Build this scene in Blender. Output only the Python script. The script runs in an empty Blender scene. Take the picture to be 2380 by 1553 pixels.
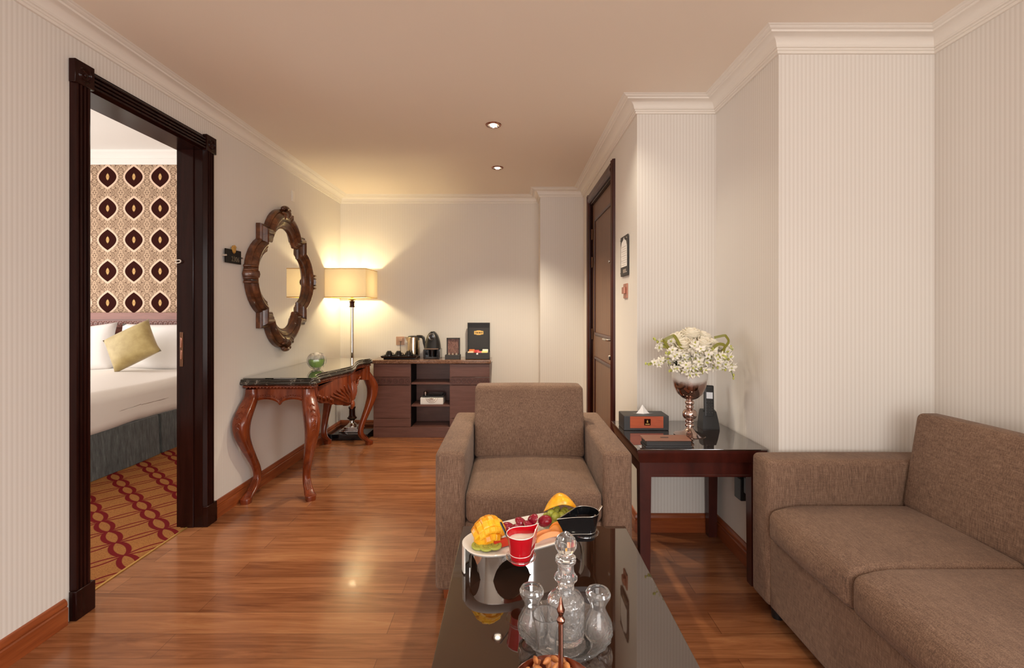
import bpy, bmesh, math, random
from mathutils import Vector, Matrix
random.seed(7)
PI = math.pi
C = bpy.context.scene.collection
SC = bpy.context.scene
W_PX, H_PX, F_PX = 2380, 1553, 1090.0

# ------------------------------------------------------------------ camera
cam_d = bpy.data.cameras.new('camera'); cam = bpy.data.objects.new('camera', cam_d); C.objects.link(cam)
CAM_H = 1.21
cam.location = (0, 0, CAM_H); cam.rotation_euler = (PI/2, 0, 0)
cam_d.sensor_width = 36.0; cam_d.lens = F_PX/W_PX*36.0
cam_d.shift_x = 3.0/W_PX; cam_d.shift_y = -56.5/W_PX
cam_d.clip_start = 0.02
SC.camera = cam

# ------------------------------------------------------------------ world, light, exposure
wd = bpy.data.worlds.new('world'); SC.world = wd; wd.use_nodes = True
wd.node_tree.nodes['Background'].inputs[0].default_value = (1.0, 0.95, 0.9, 1)
wd.node_tree.nodes['Background'].inputs[1].default_value = 0.3
SC.view_settings.view_transform = 'Standard'; SC.view_settings.look = 'None'
SC.view_settings.gamma = 1.0; SC.view_settings.exposure = 0.2; SC.view_settings.use_curve_mapping = False
SC.cycles.max_bounces = 24; SC.cycles.transmission_bounces = 20; SC.cycles.transparent_max_bounces = 12
SC.cycles.glossy_bounces = 6; SC.cycles.diffuse_bounces = 5
SC.cycles.blur_glossy = 0.6; SC.cycles.sample_clamp_indirect = 6.0

def area(name, loc, rot, sx, sy, watt, col):
    l = bpy.data.lights.new(name, 'AREA'); l.shape = 'RECTANGLE'; l.size = sx; l.size_y = sy
    l.energy = watt; l.color = col
    o = bpy.data.objects.new(name, l); C.objects.link(o); o.location = loc; o.rotation_euler = rot
    return o
def spot(name, loc, watt, col, ang=1.5, blend=0.6, rad=0.04):
    l = bpy.data.lights.new(name, 'SPOT'); l.energy = watt; l.color = col; l.spot_size = ang; l.spot_blend = blend
    l.shadow_soft_size = rad
    o = bpy.data.objects.new(name, l); C.objects.link(o); o.location = loc
    return o
# daylight through the living room's rear window and the bedroom's window
area('daylight_rear_window', (0.25, -2.26, 1.25), (PI/2, 0, 0), 2.7, 1.8, 70, (1.0, 0.965, 0.93))
area('daylight_side_window', (2.45, -0.85, 2.25), (math.radians(62), 0, PI/2), 2.4, 1.3, 170, (0.97, 0.98, 1.0))
area('daylight_bedroom_window', (-5.35, 2.6, 1.45), (PI/2, 0, -PI/2), 3.4, 1.9, 92, (1.0, 0.95, 0.9))
WARM = (1.0, 0.9, 0.71)

# ------------------------------------------------------------------ mesh helpers
def woff(o):
    v = Vector((0, 0, 0))
    while o is not None:
        v += o.location; o = o.parent
    return v
def finish(me, angle=38):
    me.shade_smooth()
    me.set_sharp_from_angle(angle=math.radians(angle))
def obj(name, bm, mat, parent=None, local=False, angle=38, norm=True):
    if norm: bmesh.ops.recalc_face_normals(bm, faces=bm.faces[:])
    o = bpy.data.objects.new(name, bpy.data.meshes.new(name))
    if parent is not None:
        if not local: bmesh.ops.translate(bm, verts=bm.verts[:], vec=-woff(parent))
        o.parent = parent
    elif not local:
        xs = [v.co for v in bm.verts]
        b = Vector(((min(v.x for v in xs)+max(v.x for v in xs))/2, (min(v.y for v in xs)+max(v.y for v in xs))/2, min(v.z for v in xs)))
        bmesh.ops.translate(bm, verts=bm.verts[:], vec=-b); o.location = b
    bm.to_mesh(o.data); bm.free()
    finish(o.data, angle)
    if 12 <= angle < 180: w_ = o.modifiers.new('weighted_normals', 'WEIGHTED_NORMAL'); w_.keep_sharp = True
    for m in (mat if isinstance(mat, (list, tuple)) else [mat]): o.data.materials.append(m)
    C.objects.link(o)
    return o
def tag(o, label, cat, group=None):
    o['label'] = label; o['category'] = cat
    if group: o['group'] = group
    return o
def thing(name, label, cat, loc, group=None):
    o = bpy.data.objects.new(name, None); C.objects.link(o); o.location = loc; o.empty_display_size = 0.1
    return tag(o, label, cat, group)
def struct(name, bm, mat, parent=None, angle=38):
    o = obj(name, bm, mat, parent, angle=angle)
    if parent is None: o['kind'] = 'structure'
    return o
def dup(src, loc=None, rot=None, label=None, scale=None):
    r = src.copy(); C.objects.link(r)
    if loc is not None: r.location = loc
    if rot is not None: r.rotation_euler = rot
    if scale is not None: r.scale = (scale,)*3
    if label: r['label'] = label
    for ch in src.children:
        c = ch.copy(); C.objects.link(c); c.parent = r
        for g in ch.children:
            d = g.copy(); C.objects.link(d); d.parent = c
    return r
def B(): return bmesh.new()
def face(bm, vs, mi=0):
    try:
        f = bm.faces.new(vs); f.material_index = mi; return f
    except ValueError: return None
def box(bm, x0, x1, y0, y1, z0, z1, bev=0.0, seg=2, mi=0):
    v = [bm.verts.new(p) for p in ((x0,y0,z0),(x1,y0,z0),(x1,y1,z0),(x0,y1,z0),(x0,y0,z1),(x1,y0,z1),(x1,y1,z1),(x0,y1,z1))]
    fs = [face(bm, [v[i] for i in q], mi) for q in ((3,2,1,0),(4,5,6,7),(0,1,5,4),(1,2,6,5),(2,3,7,6),(3,0,4,7))]
    if bev > 0:
        es = list({e for f in fs for e in f.edges})
        r = bmesh.ops.bevel(bm, geom=es, offset=bev, segments=seg, profile=0.5, affect='EDGES')
        for f in r['faces']: f.material_index = mi
def lathe(bm, prof, c=(0,0,0), seg=32, mod=None, mi=0, axis='z'):
    rings = []
    for (r, z) in prof:
        if r < 1e-6: rings.append([bm.verts.new(_ax(0, 0, z, c, axis))])
        else:
            rings.append([bm.verts.new(_ax(r*(mod(t, z) if mod else 1)*math.cos(t), r*(mod(t, z) if mod else 1)*math.sin(t), z, c, axis))
                          for t in (2*PI*i/seg for i in range(seg))])
    for a, b in zip(rings, rings[1:]):
        for i in range(seg):
            j = (i+1) % seg
            if len(a) == 1 and len(b) == 1: continue
            if len(a) == 1: face(bm, (a[0], b[j], b[i]), mi)
            elif len(b) == 1: face(bm, (a[i], a[j], b[0]), mi)
            else: face(bm, (a[i], a[j], b[j], b[i]), mi)
def _ax(x, y, z, c, axis):
    if axis == 'z': return (c[0]+x, c[1]+y, c[2]+z)
    if axis == 'x': return (c[0]+z, c[1]+x, c[2]+y)
    return (c[0]+x, c[1]+z, c[2]+y)
def loft(bm, rings, closed=True, cap0=True, cap1=True, mi=0):
    vs = [[bm.verts.new(p) for p in r] for r in rings]
    n = len(vs[0])
    for a, b in zip(vs, vs[1:]):
        for i in range(n if closed else n-1):
            j = (i+1) % n
            face(bm, (a[i], a[j], b[j], b[i]), mi)
    if cap0: face(bm, vs[0][::-1], mi)
    if cap1: face(bm, vs[-1], mi)
    return vs
def tube(bm, pts, rad, seg=10, mi=0, flat=1.0, caps=True):
    pts = [Vector(p) for p in pts]; n = len(pts)
    rads = rad if isinstance(rad, (list, tuple)) else [rad]*n
    up = None; rings = []
    for i, p in enumerate(pts):
        t = (pts[min(i+1, n-1)]-pts[max(i-1, 0)]).normalized()
        if up is None:
            up = Vector((0, 0, 1)) if abs(t.z) < 0.9 else Vector((0, 1, 0))
        s = t.cross(up).normalized(); up = s.cross(t).normalized()
        rings.append([p + (s*math.cos(a)+up*math.sin(a)*flat)*rads[i] for a in (2*PI*k/seg for k in range(seg))])
    loft(bm, rings, True, caps, caps, mi)
def spline(pts, n=6):
    """Catmull-Rom through pts"""
    P = [Vector(p) for p in pts]; out = []
    for i in range(len(P)-1):
        p0, p1, p2, p3 = P[max(i-1, 0)], P[i], P[i+1], P[min(i+2, len(P)-1)]
        for k in range(n):
            t = k/n
            out.append(0.5*((2*p1)+(p2-p0)*t+(2*p0-5*p1+4*p2-p3)*t*t+(3*p1-p0-3*p2+p3)*t**3))
    out.append(P[-1]); return out
def ball(bm, c, r, seg=14, ring=9, sx=1, sy=1, sz=1, mi=0):
    prof = [(math.sin(PI*i/ring), -math.cos(PI*i/ring)) for i in range(ring+1)]
    prof[0] = (0, -1); prof[-1] = (0, 1)
    n0 = len(bm.verts)
    lathe(bm, prof, (0, 0, 0), seg, mi=mi)
    bm.verts.ensure_lookup_table()
    for v in bm.verts[n0:]:
        v.co = Vector((c[0]+v.co.x*r*sx, c[1]+v.co.y*r*sy, c[2]+v.co.z*r*sz))
def prism(bm, poly, z0, z1, bev=0.0, mi=0):
    """extrude an xy polygon from z0 to z1"""
    if bev <= 0:
        loft(bm, [[(x, y, z0) for x, y in poly], [(x, y, z1) for x, y in poly]], mi=mi)
    else:
        a = offset_poly(poly, -bev)
        loft(bm, [[(x, y, z0) for x, y in a], [(x, y, z0+bev) for x, y in poly], [(x, y, z1-bev) for x, y in poly], [(x, y, z1) for x, y in a]], mi=mi)
def offset_poly(poly, d):
    """positive d grows a counter-clockwise polygon"""
    n = len(poly); out = []
    ar = sum(poly[i][0]*poly[(i+1) % n][1]-poly[(i+1) % n][0]*poly[i][1] for i in range(n))
    s = 1 if ar > 0 else -1
    for i in range(n):
        a, b, c = Vector(poly[i-1]), Vector(poly[i]), Vector(poly[(i+1) % n])
        d1 = (b-a).normalized(); d2 = (c-b).normalized()
        n1 = Vector((d1.y, -d1.x))*s; n2 = Vector((d2.y, -d2.x))*s
        m = n1+n2
        if m.length < 1e-6: m = n1
        m.normalize(); k = d/max(0.35, m.dot(n1))
        out.append((b.x+m.x*k, b.y+m.y*k))
    return out
def rbox(bm, x0, x1, y0, y1, z0, z1, r=0.02, n=8, m=3, puff=(0, 0, 0, 0, 0, 0), mi=0, fn=None):
    """rounded, puffed cushion box; puff = bulge of -x,+x,-y,+y,-z,+z faces; fn(v)->v final tweak"""
    c = Vector(((x0+x1)/2, (y0+y1)/2, (z0+z1)/2)); h = Vector(((x1-x0)/2, (y1-y0)/2, (z1-z0)/2))
    def axis(hh):
        inn = hh-r; L = []
        for k in range(m, 0, -1): L.append(-inn-r*math.tan(k/m*PI/4))
        for k in range(n+1): L.append(-inn+2*inn*k/n)
        for k in range(1, m+1): L.append(inn+r*math.tan(k/m*PI/4))
        return L
    A = [axis(h.x), axis(h.y), axis(h.z)]; N = n+2*m
    cache = {}
    def vert(i, j, k):
        key = (i, j, k)
        if key in cache: return cache[key]
        q = Vector((A[0][i], A[1][j], A[2][k]))
        e = Vector([max(-(hh-r), min(hh-r, qq)) for hh, qq in zip(h, q)])
        d = q-e
        if d.length > 1e-9: d = d.normalized()*r
        p = e+d
        u = [max(-1, min(1, p[a]/h[a])) for a in range(3)]
        def bump(a, b): return (1-abs(u[a])**2.2)*(1-abs(u[b])**2.2)
        p = p.copy()
        p.x += bump(1, 2)*(puff[1] if u[0] > 0 else -puff[0])*abs(u[0])
        p.y += bump(0, 2)*(puff[3] if u[1] > 0 else -puff[2])*abs(u[1])
        p.z += bump(0, 1)*(puff[5] if u[2] > 0 else -puff[4])*abs(u[2])
        p += c
        if fn: p = fn(p)
        cache[key] = bm.verts.new(p); return cache[key]
    R = range(N)
    for k in (0, N):
        for i in R:
            for j in R: face(bm, (vert(i, j, k), vert(i+1, j, k), vert(i+1, j+1, k), vert(i, j+1, k)), mi)
    for j in (0, N):
        for i in R:
            for k in R: face(bm, (vert(i, j, k), vert(i+1, j, k), vert(i+1, j, k+1), vert(i, j, k+1)), mi)
    for i in (0, N):
        for j in R:
            for k in R: face(bm, (vert(i, j, k), vert(i, j+1, k), vert(i, j+1, k+1), vert(i, j, k+1)), mi)
def xform(bm, M, n0=0):
    bm.verts.ensure_lookup_table()
    for v in bm.verts[n0:]: v.co = M @ v.co
def sweep(bm, path, prof, closed=False):
    """sweep (u inward, z) profile along an xy path; inward is to the RIGHT of travel"""
    n = len(path); rings = []
    for i in range(n):
        p = Vector(path[i])
        a = Vector(path[i-1]) if (closed or i > 0) else None
        b = Vector(path[(i+1) % n]) if (closed or i < n-1) else None
        ds = []
        if a is not None: ds.append((p-a).normalized())
        if b is not None: ds.append((b-p).normalized())
        ns = [Vector((d.y, -d.x)) for d in ds]
        m = sum(ns, Vector((0, 0)))
        if len(ns) == 2: m = m/(1+ns[0].dot(ns[1]))
        rings.append([(p.x+m.x*u, p.y+m.y*u, z) for u, z in prof])
    vs = [[bm.verts.new(q) for q in r] for r in rings]
    k = len(prof)
    for i in range(n if closed else n-1):
        a, b = vs[i], vs[(i+1) % n]
        for j in range(k-1): face(bm, (a[j], b[j], b[j+1], a[j+1]))
    if not closed:
        face(bm, vs[0]); face(bm, vs[-1][::-1])

# ------------------------------------------------------------------ materials
def mat(name, col=(0.8, 0.8, 0.8), rough=0.5, metal=0.0, ior=1.5, trans=0.0, coat=0.0, emis=None, estr=1.0, spec=0.5, sheen=0.0, alpha=1.0, sss=0.0):
    m = bpy.data.materials.new(name); m.use_nodes = True
    p = m.node_tree.nodes['Principled BSDF']; I = p.inputs
    I['Base Color'].default_value = (*col, 1); I['Roughness'].default_value = rough; I['Metallic'].default_value = metal
    I['IOR'].default_value = ior; I['Transmission Weight'].default_value = trans; I['Coat Weight'].default_value = coat
    I['Coat Roughness'].default_value = 0.03; I['Specular IOR Level'].default_value = spec; I['Sheen Weight'].default_value = sheen
    if sss: I['Subsurface Weight'].default_value = sss; I['Subsurface Radius'].default_value = (0.01, 0.008, 0.005)
    if emis: I['Emission Color'].default_value = (*emis, 1); I['Emission Strength'].default_value = estr
    return m
class N:
    """tiny node-tree writer"""
    def __init__(s, m): s.m = m; s.t = m.node_tree; s.p = s.t.nodes['Principled BSDF']
    def node(s, ty, **kw):
        n = s.t.nodes.new(ty)
        for k, v in kw.items(): setattr(n, k, v)
        return n
    def link(s, a, b): s.t.links.new(a, b)
    def put(s, sock, v):
        if isinstance(v, (int, float)): sock.default_value = v
        elif isinstance(v, tuple): sock.default_value = v if len(v) == len(sock.default_value) else (*v, 1)
        else: s.link(v, sock)
    def math(s, op, a, b=0.0, c=0.0):
        n = s.node('ShaderNodeMath', operation=op); s.put(n.inputs[0], a); s.put(n.inputs[1], b); s.put(n.inputs[2], c); return n.outputs[0]
    def pos(s): return s.node('ShaderNodeNewGeometry').outputs['Position']
    def sep(s, v):
        n = s.node('ShaderNodeSeparateXYZ'); s.link(v, n.inputs[0]); return n.outputs
    def comb(s, x, y, z):
        n = s.node('ShaderNodeCombineXYZ'); s.put(n.inputs[0], x); s.put(n.inputs[1], y); s.put(n.inputs[2], z); return n.outputs[0]
    def scale(s, v, sc, rot=(0, 0, 0), loc=(0, 0, 0)):
        n = s.node('ShaderNodeMapping'); s.link(v, n.inputs['Vector']); n.inputs['Scale'].default_value = sc
        n.inputs['Rotation'].default_value = rot; n.inputs['Location'].default_value = loc; return n.outputs[0]
    def noise(s, v, sc=5.0, det=4.0, rough=0.55, dist=0.0, out='Fac'):
        n = s.node('ShaderNodeTexNoise'); s.link(v, n.inputs['Vector']); n.inputs['Scale'].default_value = sc
        n.inputs['Detail'].default_value = det; n.inputs['Roughness'].default_value = rough; n.inputs['Distortion'].default_value = dist
        return n.outputs[out]
    def voro(s, v, sc, feat='F1', out='Distance'):
        n = s.node('ShaderNodeTexVoronoi', feature=feat); s.link(v, n.inputs['Vector']); n.inputs['Scale'].default_value = sc; return n.outputs[out]
    def ramp(s, f, stops):
        n = s.node('ShaderNodeValToRGB'); s.put(n.inputs[0], f); e = n.color_ramp.elements
        while len(e) < len(stops): e.new(0.5)
        for el, (p, c) in zip(e, stops): el.position = p; el.color = (*c, 1) if len(c) == 3 else c
        return n.outputs[0]
    def mix(s, f, a, b):
        n = s.node('ShaderNodeMix', data_type='RGBA'); s.put(n.inputs['Factor'], f); s.put(n.inputs[6], a); s.put(n.inputs[7], b); return n.outputs[2]
    def step(s, a, edge, soft):
        n = s.node('ShaderNodeMapRange', interpolation_type='SMOOTHSTEP'); s.put(n.inputs[0], a)
        n.inputs[1].default_value = edge-soft; n.inputs[2].default_value = edge+soft; return n.outputs[0]
    def bump(s, h, st=0.3, dist=0.002):
        n = s.node('ShaderNodeBump'); s.put(n.inputs['Height'], h); n.inputs['Strength'].default_value = st; n.inputs['Distance'].default_value = dist
        s.link(n.outputs[0], s.p.inputs['Normal'])
    def col(s, c): s.put(s.p.inputs['Base Color'], c)
    def rgh(s, r): s.put(s.p.inputs['Roughness'], r)

M = {}
# striped wallpaper: stripes follow the wall, whichever way it faces
m = M['wallpaper'] = mat('striped_wallpaper', rough=0.75, spec=0.25); n = N(m)
g = n.node('ShaderNodeNewGeometry'); P3 = n.sep(g.outputs['Position']); N3 = n.sep(g.outputs['True Normal'])
u = n.math('ADD', n.math('MULTIPLY', P3[0], n.math('ABSOLUTE', N3[1])), n.math('MULTIPLY', P3[1], n.math('ABSOLUTE', N3[0])))
w = n.math('MULTIPLY_ADD', n.math('SINE', n.math('MULTIPLY', u, 2*PI/0.0172)), 0.5, 0.5)
w2 = n.math('MULTIPLY_ADD', n.math('SINE', n.math('MULTIPLY', u, 2*PI/0.0086)), 0.12, 0.0)
n.col(n.mix(n.step(n.math('ADD', w, w2), 0.45, 0.4), (0.705, 0.662, 0.610), (0.772, 0.737, 0.690)))
m = M['ceiling'] = mat('ceiling_paint', (0.86, 0.775, 0.675), 0.8, spec=0.2)
m = M['cornice'] = mat('cornice_paint', (0.82, 0.775, 0.71), 0.5, spec=0.3)
m = M['white_paint'] = mat('bedroom_white_paint', (0.85, 0.83, 0.8), 0.7)
def wood(name, cols, rough, gsc=(1, 14, 14), sc=3.0, coat=0.0, spec=0.5):
    m = mat(name, rough=rough, coat=coat, spec=spec); n = N(m)
    v = n.scale(n.pos(), gsc)
    f = n.noise(v, sc, 6, 0.6, 0.6)
    n.col(n.ramp(f, [(0.25, cols[0]), (0.5, cols[1]), (0.78, cols[2])]))
    n.bump(f, 0.05, 0.001)
    return m
M['mahogany'] = wood('carved_mahogany', [(0.07, 0.010, 0.002), (0.175, 0.030, 0.007), (0.27, 0.060, 0.014)], 0.26, (9, 9, 1.5), 2.5, 0.25)
M['dark_mahogany'] = wood('dark_mahogany', [(0.025, 0.004, 0.0025), (0.05, 0.008, 0.005), (0.075, 0.013, 0.008)], 0.32, (9, 9, 2), 2.0, 0.1, 0.4)
M['baseboard'] = wood('red_brown_baseboard', [(0.17, 0.035, 0.008), (0.27, 0.062, 0.016), (0.36, 0.10, 0.028)], 0.3, (2, 2, 30), 2.0, 0.2)
M['espresso'] = wood('espresso_wood', [(0.010, 0.0025, 0.002), (0.018, 0.0045, 0.003), (0.028, 0.007, 0.005)], 0.16, (12, 12, 1.2), 2.0, 0.0, 0.16)
M['door_wood'] = wood('walnut_door', [(0.115, 0.048, 0.022), (0.16, 0.073, 0.034), (0.20, 0.095, 0.046)], 0.4, (14, 14, 1.2), 2.0)
M['cabinet_wood'] = wood('brown_laminate', [(0.10, 0.038, 0.027), (0.128, 0.052, 0.038), (0.155, 0.068, 0.051)], 0.35, (2, 2, 20), 2.0)
M['cabinet_dark'] = wood('brown_laminate_dark', [(0.06, 0.022, 0.016), (0.08, 0.03, 0.022), (0.10, 0.038, 0.03)], 0.35, (2, 2, 20), 2.0)
M['walnut_frame'] = wood('mirror_frame_walnut', [(0.020, 0.006, 0.003), (0.085, 0.025, 0.008), (0.24, 0.085, 0.03)], 0.3, (4, 4, 4), 4.0, 0.3)
M['headboard'] = wood('headboard_wood', [(0.20, 0.075, 0.055), (0.25, 0.095, 0.07), (0.29, 0.115, 0.085)], 0.4, (2, 14, 14), 2.0)
# laminate floor, planks run across the room
m = M['floor'] = mat('laminate_floor', rough=0.22, coat=0.15); n = N(m)
p = n.pos()
br = n.node('ShaderNodeTexBrick'); br.offset = 0.37; n.link(n.scale(p, (1, 1, 1)), br.inputs['Vector'])
br.inputs['Scale'].default_value = 1.0; br.inputs['Brick Width'].default_value = 1.25; br.inputs['Row Height'].default_value = 0.125
br.inputs['Mortar Size'].default_value = 0.0012; br.inputs['Color1'].default_value = (0, 0, 0, 1); br.inputs['Color2'].default_value = (1, 1, 1, 1); br.inputs['Mortar'].default_value = (0.5, 0.5, 0.5, 1)
sp = n.sep(p)
row = n.math('FLOOR', n.math('DIVIDE', sp[1], 0.125))
v = n.comb(n.math('MULTIPLY_ADD', row, 3.7, n.math('MULTIPLY', sp[0], 1.1)), n.math('MULTIPLY', sp[1], 13.0), row)
g1 = n.noise(v, 1.6, 6, 0.62, 1.4)
g2 = n.noise(n.comb(n.math('MULTIPLY', sp[0], 4.0), n.math('MULTIPLY', sp[1], 90.0), row), 1.0, 4, 0.6, 0.3)
f = n.math('ADD', n.math('MULTIPLY', g1, 0.72), n.math('MULTIPLY', g2, 0.22))
f = n.math('ADD', f, n.math('MULTIPLY', n.math('SUBTRACT', br.outputs['Color'], 0.5), 0.16))
c = n.ramp(f, [(0.22, (0.115, 0.036, 0.014)), (0.40, (0.225, 0.080, 0.031)), (0.56, (0.325, 0.128, 0.052)), (0.75, (0.425, 0.195, 0.085))])
n.col(n.mix(n.math('MULTIPLY', br.outputs['Fac'], 0.6), c, (0.05, 0.015, 0.006)))
n.rgh(n.math('MULTIPLY_ADD', g1, 0.12, 0.17))
# woven upholstery
m = M['fabric'] = mat('brown_tweed_fabric', rough=0.9, spec=0.15, sheen=0.08); n = N(m)
p = n.pos()
a = n.noise(n.scale(p, (420, 420, 30)), 1.0, 3, 0.6)
b = n.noise(n.scale(p, (30, 420, 420)), 1.0, 3, 0.6)
d = n.noise(n.scale(p, (420, 30, 420)), 1.0, 3, 0.6)
big = n.noise(p, 6.0, 3, 0.6)
f = n.math('ADD', n.math('MULTIPLY', a, 0.48), n.math('ADD', n.math('MULTIPLY', b, 0.20), n.math('MULTIPLY', d, 0.32)))
f = n.math('ADD', f, n.math('MULTIPLY', n.math('SUBTRACT', big, 0.5), 0.12))
n.col(n.ramp(f, [(0.37, (0.098, 0.060, 0.044)), (0.5, (0.186, 0.111, 0.074)), (0.63, (0.285, 0.184, 0.128))]))
n.bump(f, 0.35, 0.0015)
# marbles
m = M['black_marble'] = mat('black_marble', rough=0.08, coat=0.3); n = N(m)
p = n.pos(); w = n.noise(p, 9, 6, 0.7, 2.2); w3 = n.noise(p, 16, 3, 0.6)
vn = n.math('ADD', n.math('ABSOLUTE', n.math('SUBTRACT', w, 0.5)), n.math('MULTIPLY', n.step(w3, 0.56, 0.06), -0.03))
n.col(n.mix(n.step(n.math('ADD', vn, 0.03), 0.012, 0.01), (0.36, 0.32, 0.26), n.mix(w3, (0.012, 0.010, 0.008), (0.045, 0.036, 0.026))))
m = M['brown_marble'] = mat('brown_marble', rough=0.1, coat=0.3); n = N(m)
w = n.noise(n.pos(), 40, 6, 0.75, 2.0)
n.col(n.ramp(w, [(0.3, (0.05, 0.022, 0.012)), (0.48, (0.17, 0.085, 0.05)), (0.6, (0.26, 0.14, 0.09)), (0.72, (0.45, 0.31, 0.21))]))
# patterned bedroom wallpaper
m = M['damask'] = mat('ogee_damask_wallpaper', rough=0.85, spec=0.08); n = N(m)
sp = n.sep(n.pos())
PX, PZ = 0.277, 0.3325
def wrap(v, o, per): 
    q = n.math('DIVIDE', n.math('SUBTRACT', v, o), per)
    return n.math('MULTIPLY', n.math('SUBTRACT', q, n.math('FLOOR', n.math('ADD', q, 0.5))), per)
ux = wrap(sp[0], -4.255, PX); uz = wrap(sp[2], 2.613, PZ)
ax, az = n.math('ABSOLUTE', ux), n.math('ABSOLUTE', uz)
def ogee(hw, hh):
    cz = n.math('MAXIMUM', n.math('COSINE', n.math('MULTIPLY', n.math('MINIMUM', n.math('DIVIDE', az, hh), 1.0), PI/2)), 0.0)
    return n.math('SUBTRACT', n.math('MULTIPLY', n.math('POWER', cz, 0.92), hw), n.math('ADD', ax, 0.0035))
inner = n.step(ogee(0.097, 0.112), 0.0, 0.002); outer = n.step(ogee(0.116, 0.138), 0.0, 0.002); gem = n.step(ogee(0.021, 0.042), 0.0, 0.003)
vv = n.comb(n.math('MULTIPLY', ax, 1.0), 0.0, n.math('MULTIPLY', az, 1.0))
fil = n.voro(n.scale(vv, (1, 1, 1.25)), 84.0, 'DISTANCE_TO_EDGE')
fil2 = n.noise(vv, 70, 2, 0.5, 2.2)
bg = n.mix(n.step(n.math('ADD', fil, n.math('MULTIPLY', n.math('SUBTRACT', fil2, 0.5), 0.7)), 0.14, 0.06), (0.60, 0.44, 0.31), (0.075, 0.03, 0.018))
c = n.mix(outer, bg, (0.74, 0.55, 0.42)); c = n.mix(inner, c, (0.032, 0.006, 0.004))
gm = n.mix(n.step(fil2, 0.5, 0.05), (0.72, 0.48, 0.2), (0.25, 0.1, 0.04))
n.col(n.mix(gem, c, gm))
# bedroom carpet with ring chains
m = M['carpet'] = mat('chain_pattern_carpet', rough=0.95, spec=0.1); n = N(m)
sp = n.sep(n.pos())
ca, sa = 0.762, -0.647
x_, y_ = n.math('SUBTRACT', sp[0], -1.987), n.math('SUBTRACT', sp[1], 2.648)
uu = n.math('ADD', n.math('MULTIPLY', x_, ca), n.math('MULTIPLY', y_, sa))
v0 = n.math('ADD', n.math('MULTIPLY', x_, -sa), n.math('MULTIPLY', y_, ca))
PU, PV = 0.19, 0.205
def wrap2(v, per):
    q = n.math('DIVIDE', v, per); return n.math('MULTIPLY', n.math('SUBTRACT', q, n.math('FLOOR', n.math('ADD', q, 0.5))), per)
vw = wrap2(v0, PV); uw = wrap2(uu, PU)
env = n.math('MULTIPLY', n.math('POWER', n.math('ABSOLUTE', n.math('COSINE', n.math('MULTIPLY', uu, PI/PU))), 0.5), 0.033)
ring = n.math('SUBTRACT', 1.0, n.step(n.math('ABSOLUTE', n.math('SUBTRACT', n.math('ABSOLUTE', vw), env)), 0.0115, 0.002))
ul = wrap2(n.math('ADD', uu, PU/2), PU)
vh = n.math('ABSOLUTE', n.math('SUBTRACT', n.math('ABSOLUTE', vw), PV/2))
lens = n.math('MULTIPLY', n.math('ABSOLUTE', n.math('COSINE', n.math('MULTIPLY', n.math('SUBTRACT', n.math('ABSOLUTE', vw), PV/2), PI/PV*1.0))), 0.024)
line = n.math('SUBTRACT', 1.0, n.step(n.math('ABSOLUTE', n.math('SUBTRACT', n.math('ABSOLUTE', ul), lens)), 0.0065, 0.0015))
red = n.math('MAXIMUM', ring, line)
spk = n.noise(n.pos(), 260, 3, 0.7); spk2 = n.noise(n.pos(), 60, 3, 0.6)
base = n.mix(n.step(spk, 0.42, 0.08), (0.16, 0.055, 0.018), n.mix(spk2, (0.30, 0.115, 0.032), (0.40, 0.18, 0.058)))
n.col(n.mix(red, base, (0.15, 0.008, 0.010))); n.bump(spk, 0.5, 0.003)
# bed skirt
m = M['skirt'] = mat('teal_grey_velvet', rough=0.8, sheen=0.3); n = N(m)
f = n.noise(n.scale(n.pos(), (60, 60, 9)), 1.0, 5, 0.7)
n.col(n.ramp(f, [(0.3, (0.03, 0.034, 0.033)), (0.55, (0.085, 0.098, 0.098)), (0.75, (0.17, 0.185, 0.18))]))
M['linen'] = mat('white_linen', (0.78, 0.72, 0.66), 0.8, sheen=0.2)
m = M['pillow'] = mat('white_pillowcase', (0.86, 0.84, 0.83), 0.8, sheen=0.2)
m = M['olive'] = mat('olive_satin', rough=0.5, sheen=0.4); n = N(m)
n.col(n.ramp(n.noise(n.pos(), 14, 4, 0.6), [(0.3, (0.36, 0.26, 0.085)), (0.7, (0.48, 0.37, 0.15))]))
# plain ones
M['chrome'] = mat('chrome', (0.80, 0.77, 0.74), 0.06, 1.0)
M['steel'] = mat('brushed_steel', (0.62, 0.56, 0.5), 0.28, 1.0)
M['brass_steel'] = mat('warm_polished_steel', (0.66, 0.52, 0.36), 0.16, 1.0)
M['copper'] = mat('copper_metal', (0.40, 0.19, 0.135), 0.2, 1.0)
M['dark_bronze'] = mat('dark_bronze', (0.17, 0.085, 0.05), 0.35, 0.9)
M['rose_gold'] = mat('rose_gold_mirror', (0.56, 0.43, 0.385), 0.08, 1.0)
M['black_gloss'] = mat('black_glaze', (0.006, 0.006, 0.007), 0.07, coat=0.3)
M['sign_black'] = mat('black_sign_plate', (0.006, 0.005, 0.005), 0.35, spec=0.15)
M['black_plastic'] = mat('black_plastic', (0.012, 0.012, 0.013), 0.32)
M['black_leather'] = mat('black_leather', (0.022, 0.02, 0.02), 0.45)
M['charcoal'] = mat('charcoal_card', (0.035, 0.032, 0.03), 0.5)
M['white_gloss'] = mat('white_porcelain', (0.85, 0.82, 0.77), 0.12, coat=0.3)
M['white_plastic'] = mat('white_plastic', (0.78, 0.72, 0.63), 0.4)
M['paper'] = mat('white_paper', (0.82, 0.8, 0.77), 0.8)
M['red_glaze'] = mat('red_glaze', (0.50, 0.005, 0.012), 0.1, coat=0.4)
M['yogurt'] = mat('white_yogurt', (0.82, 0.74, 0.64), 0.35, sss=0.1)
M['choc'] = mat('dark_sauce', (0.02, 0.01, 0.007), 0.1)
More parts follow.
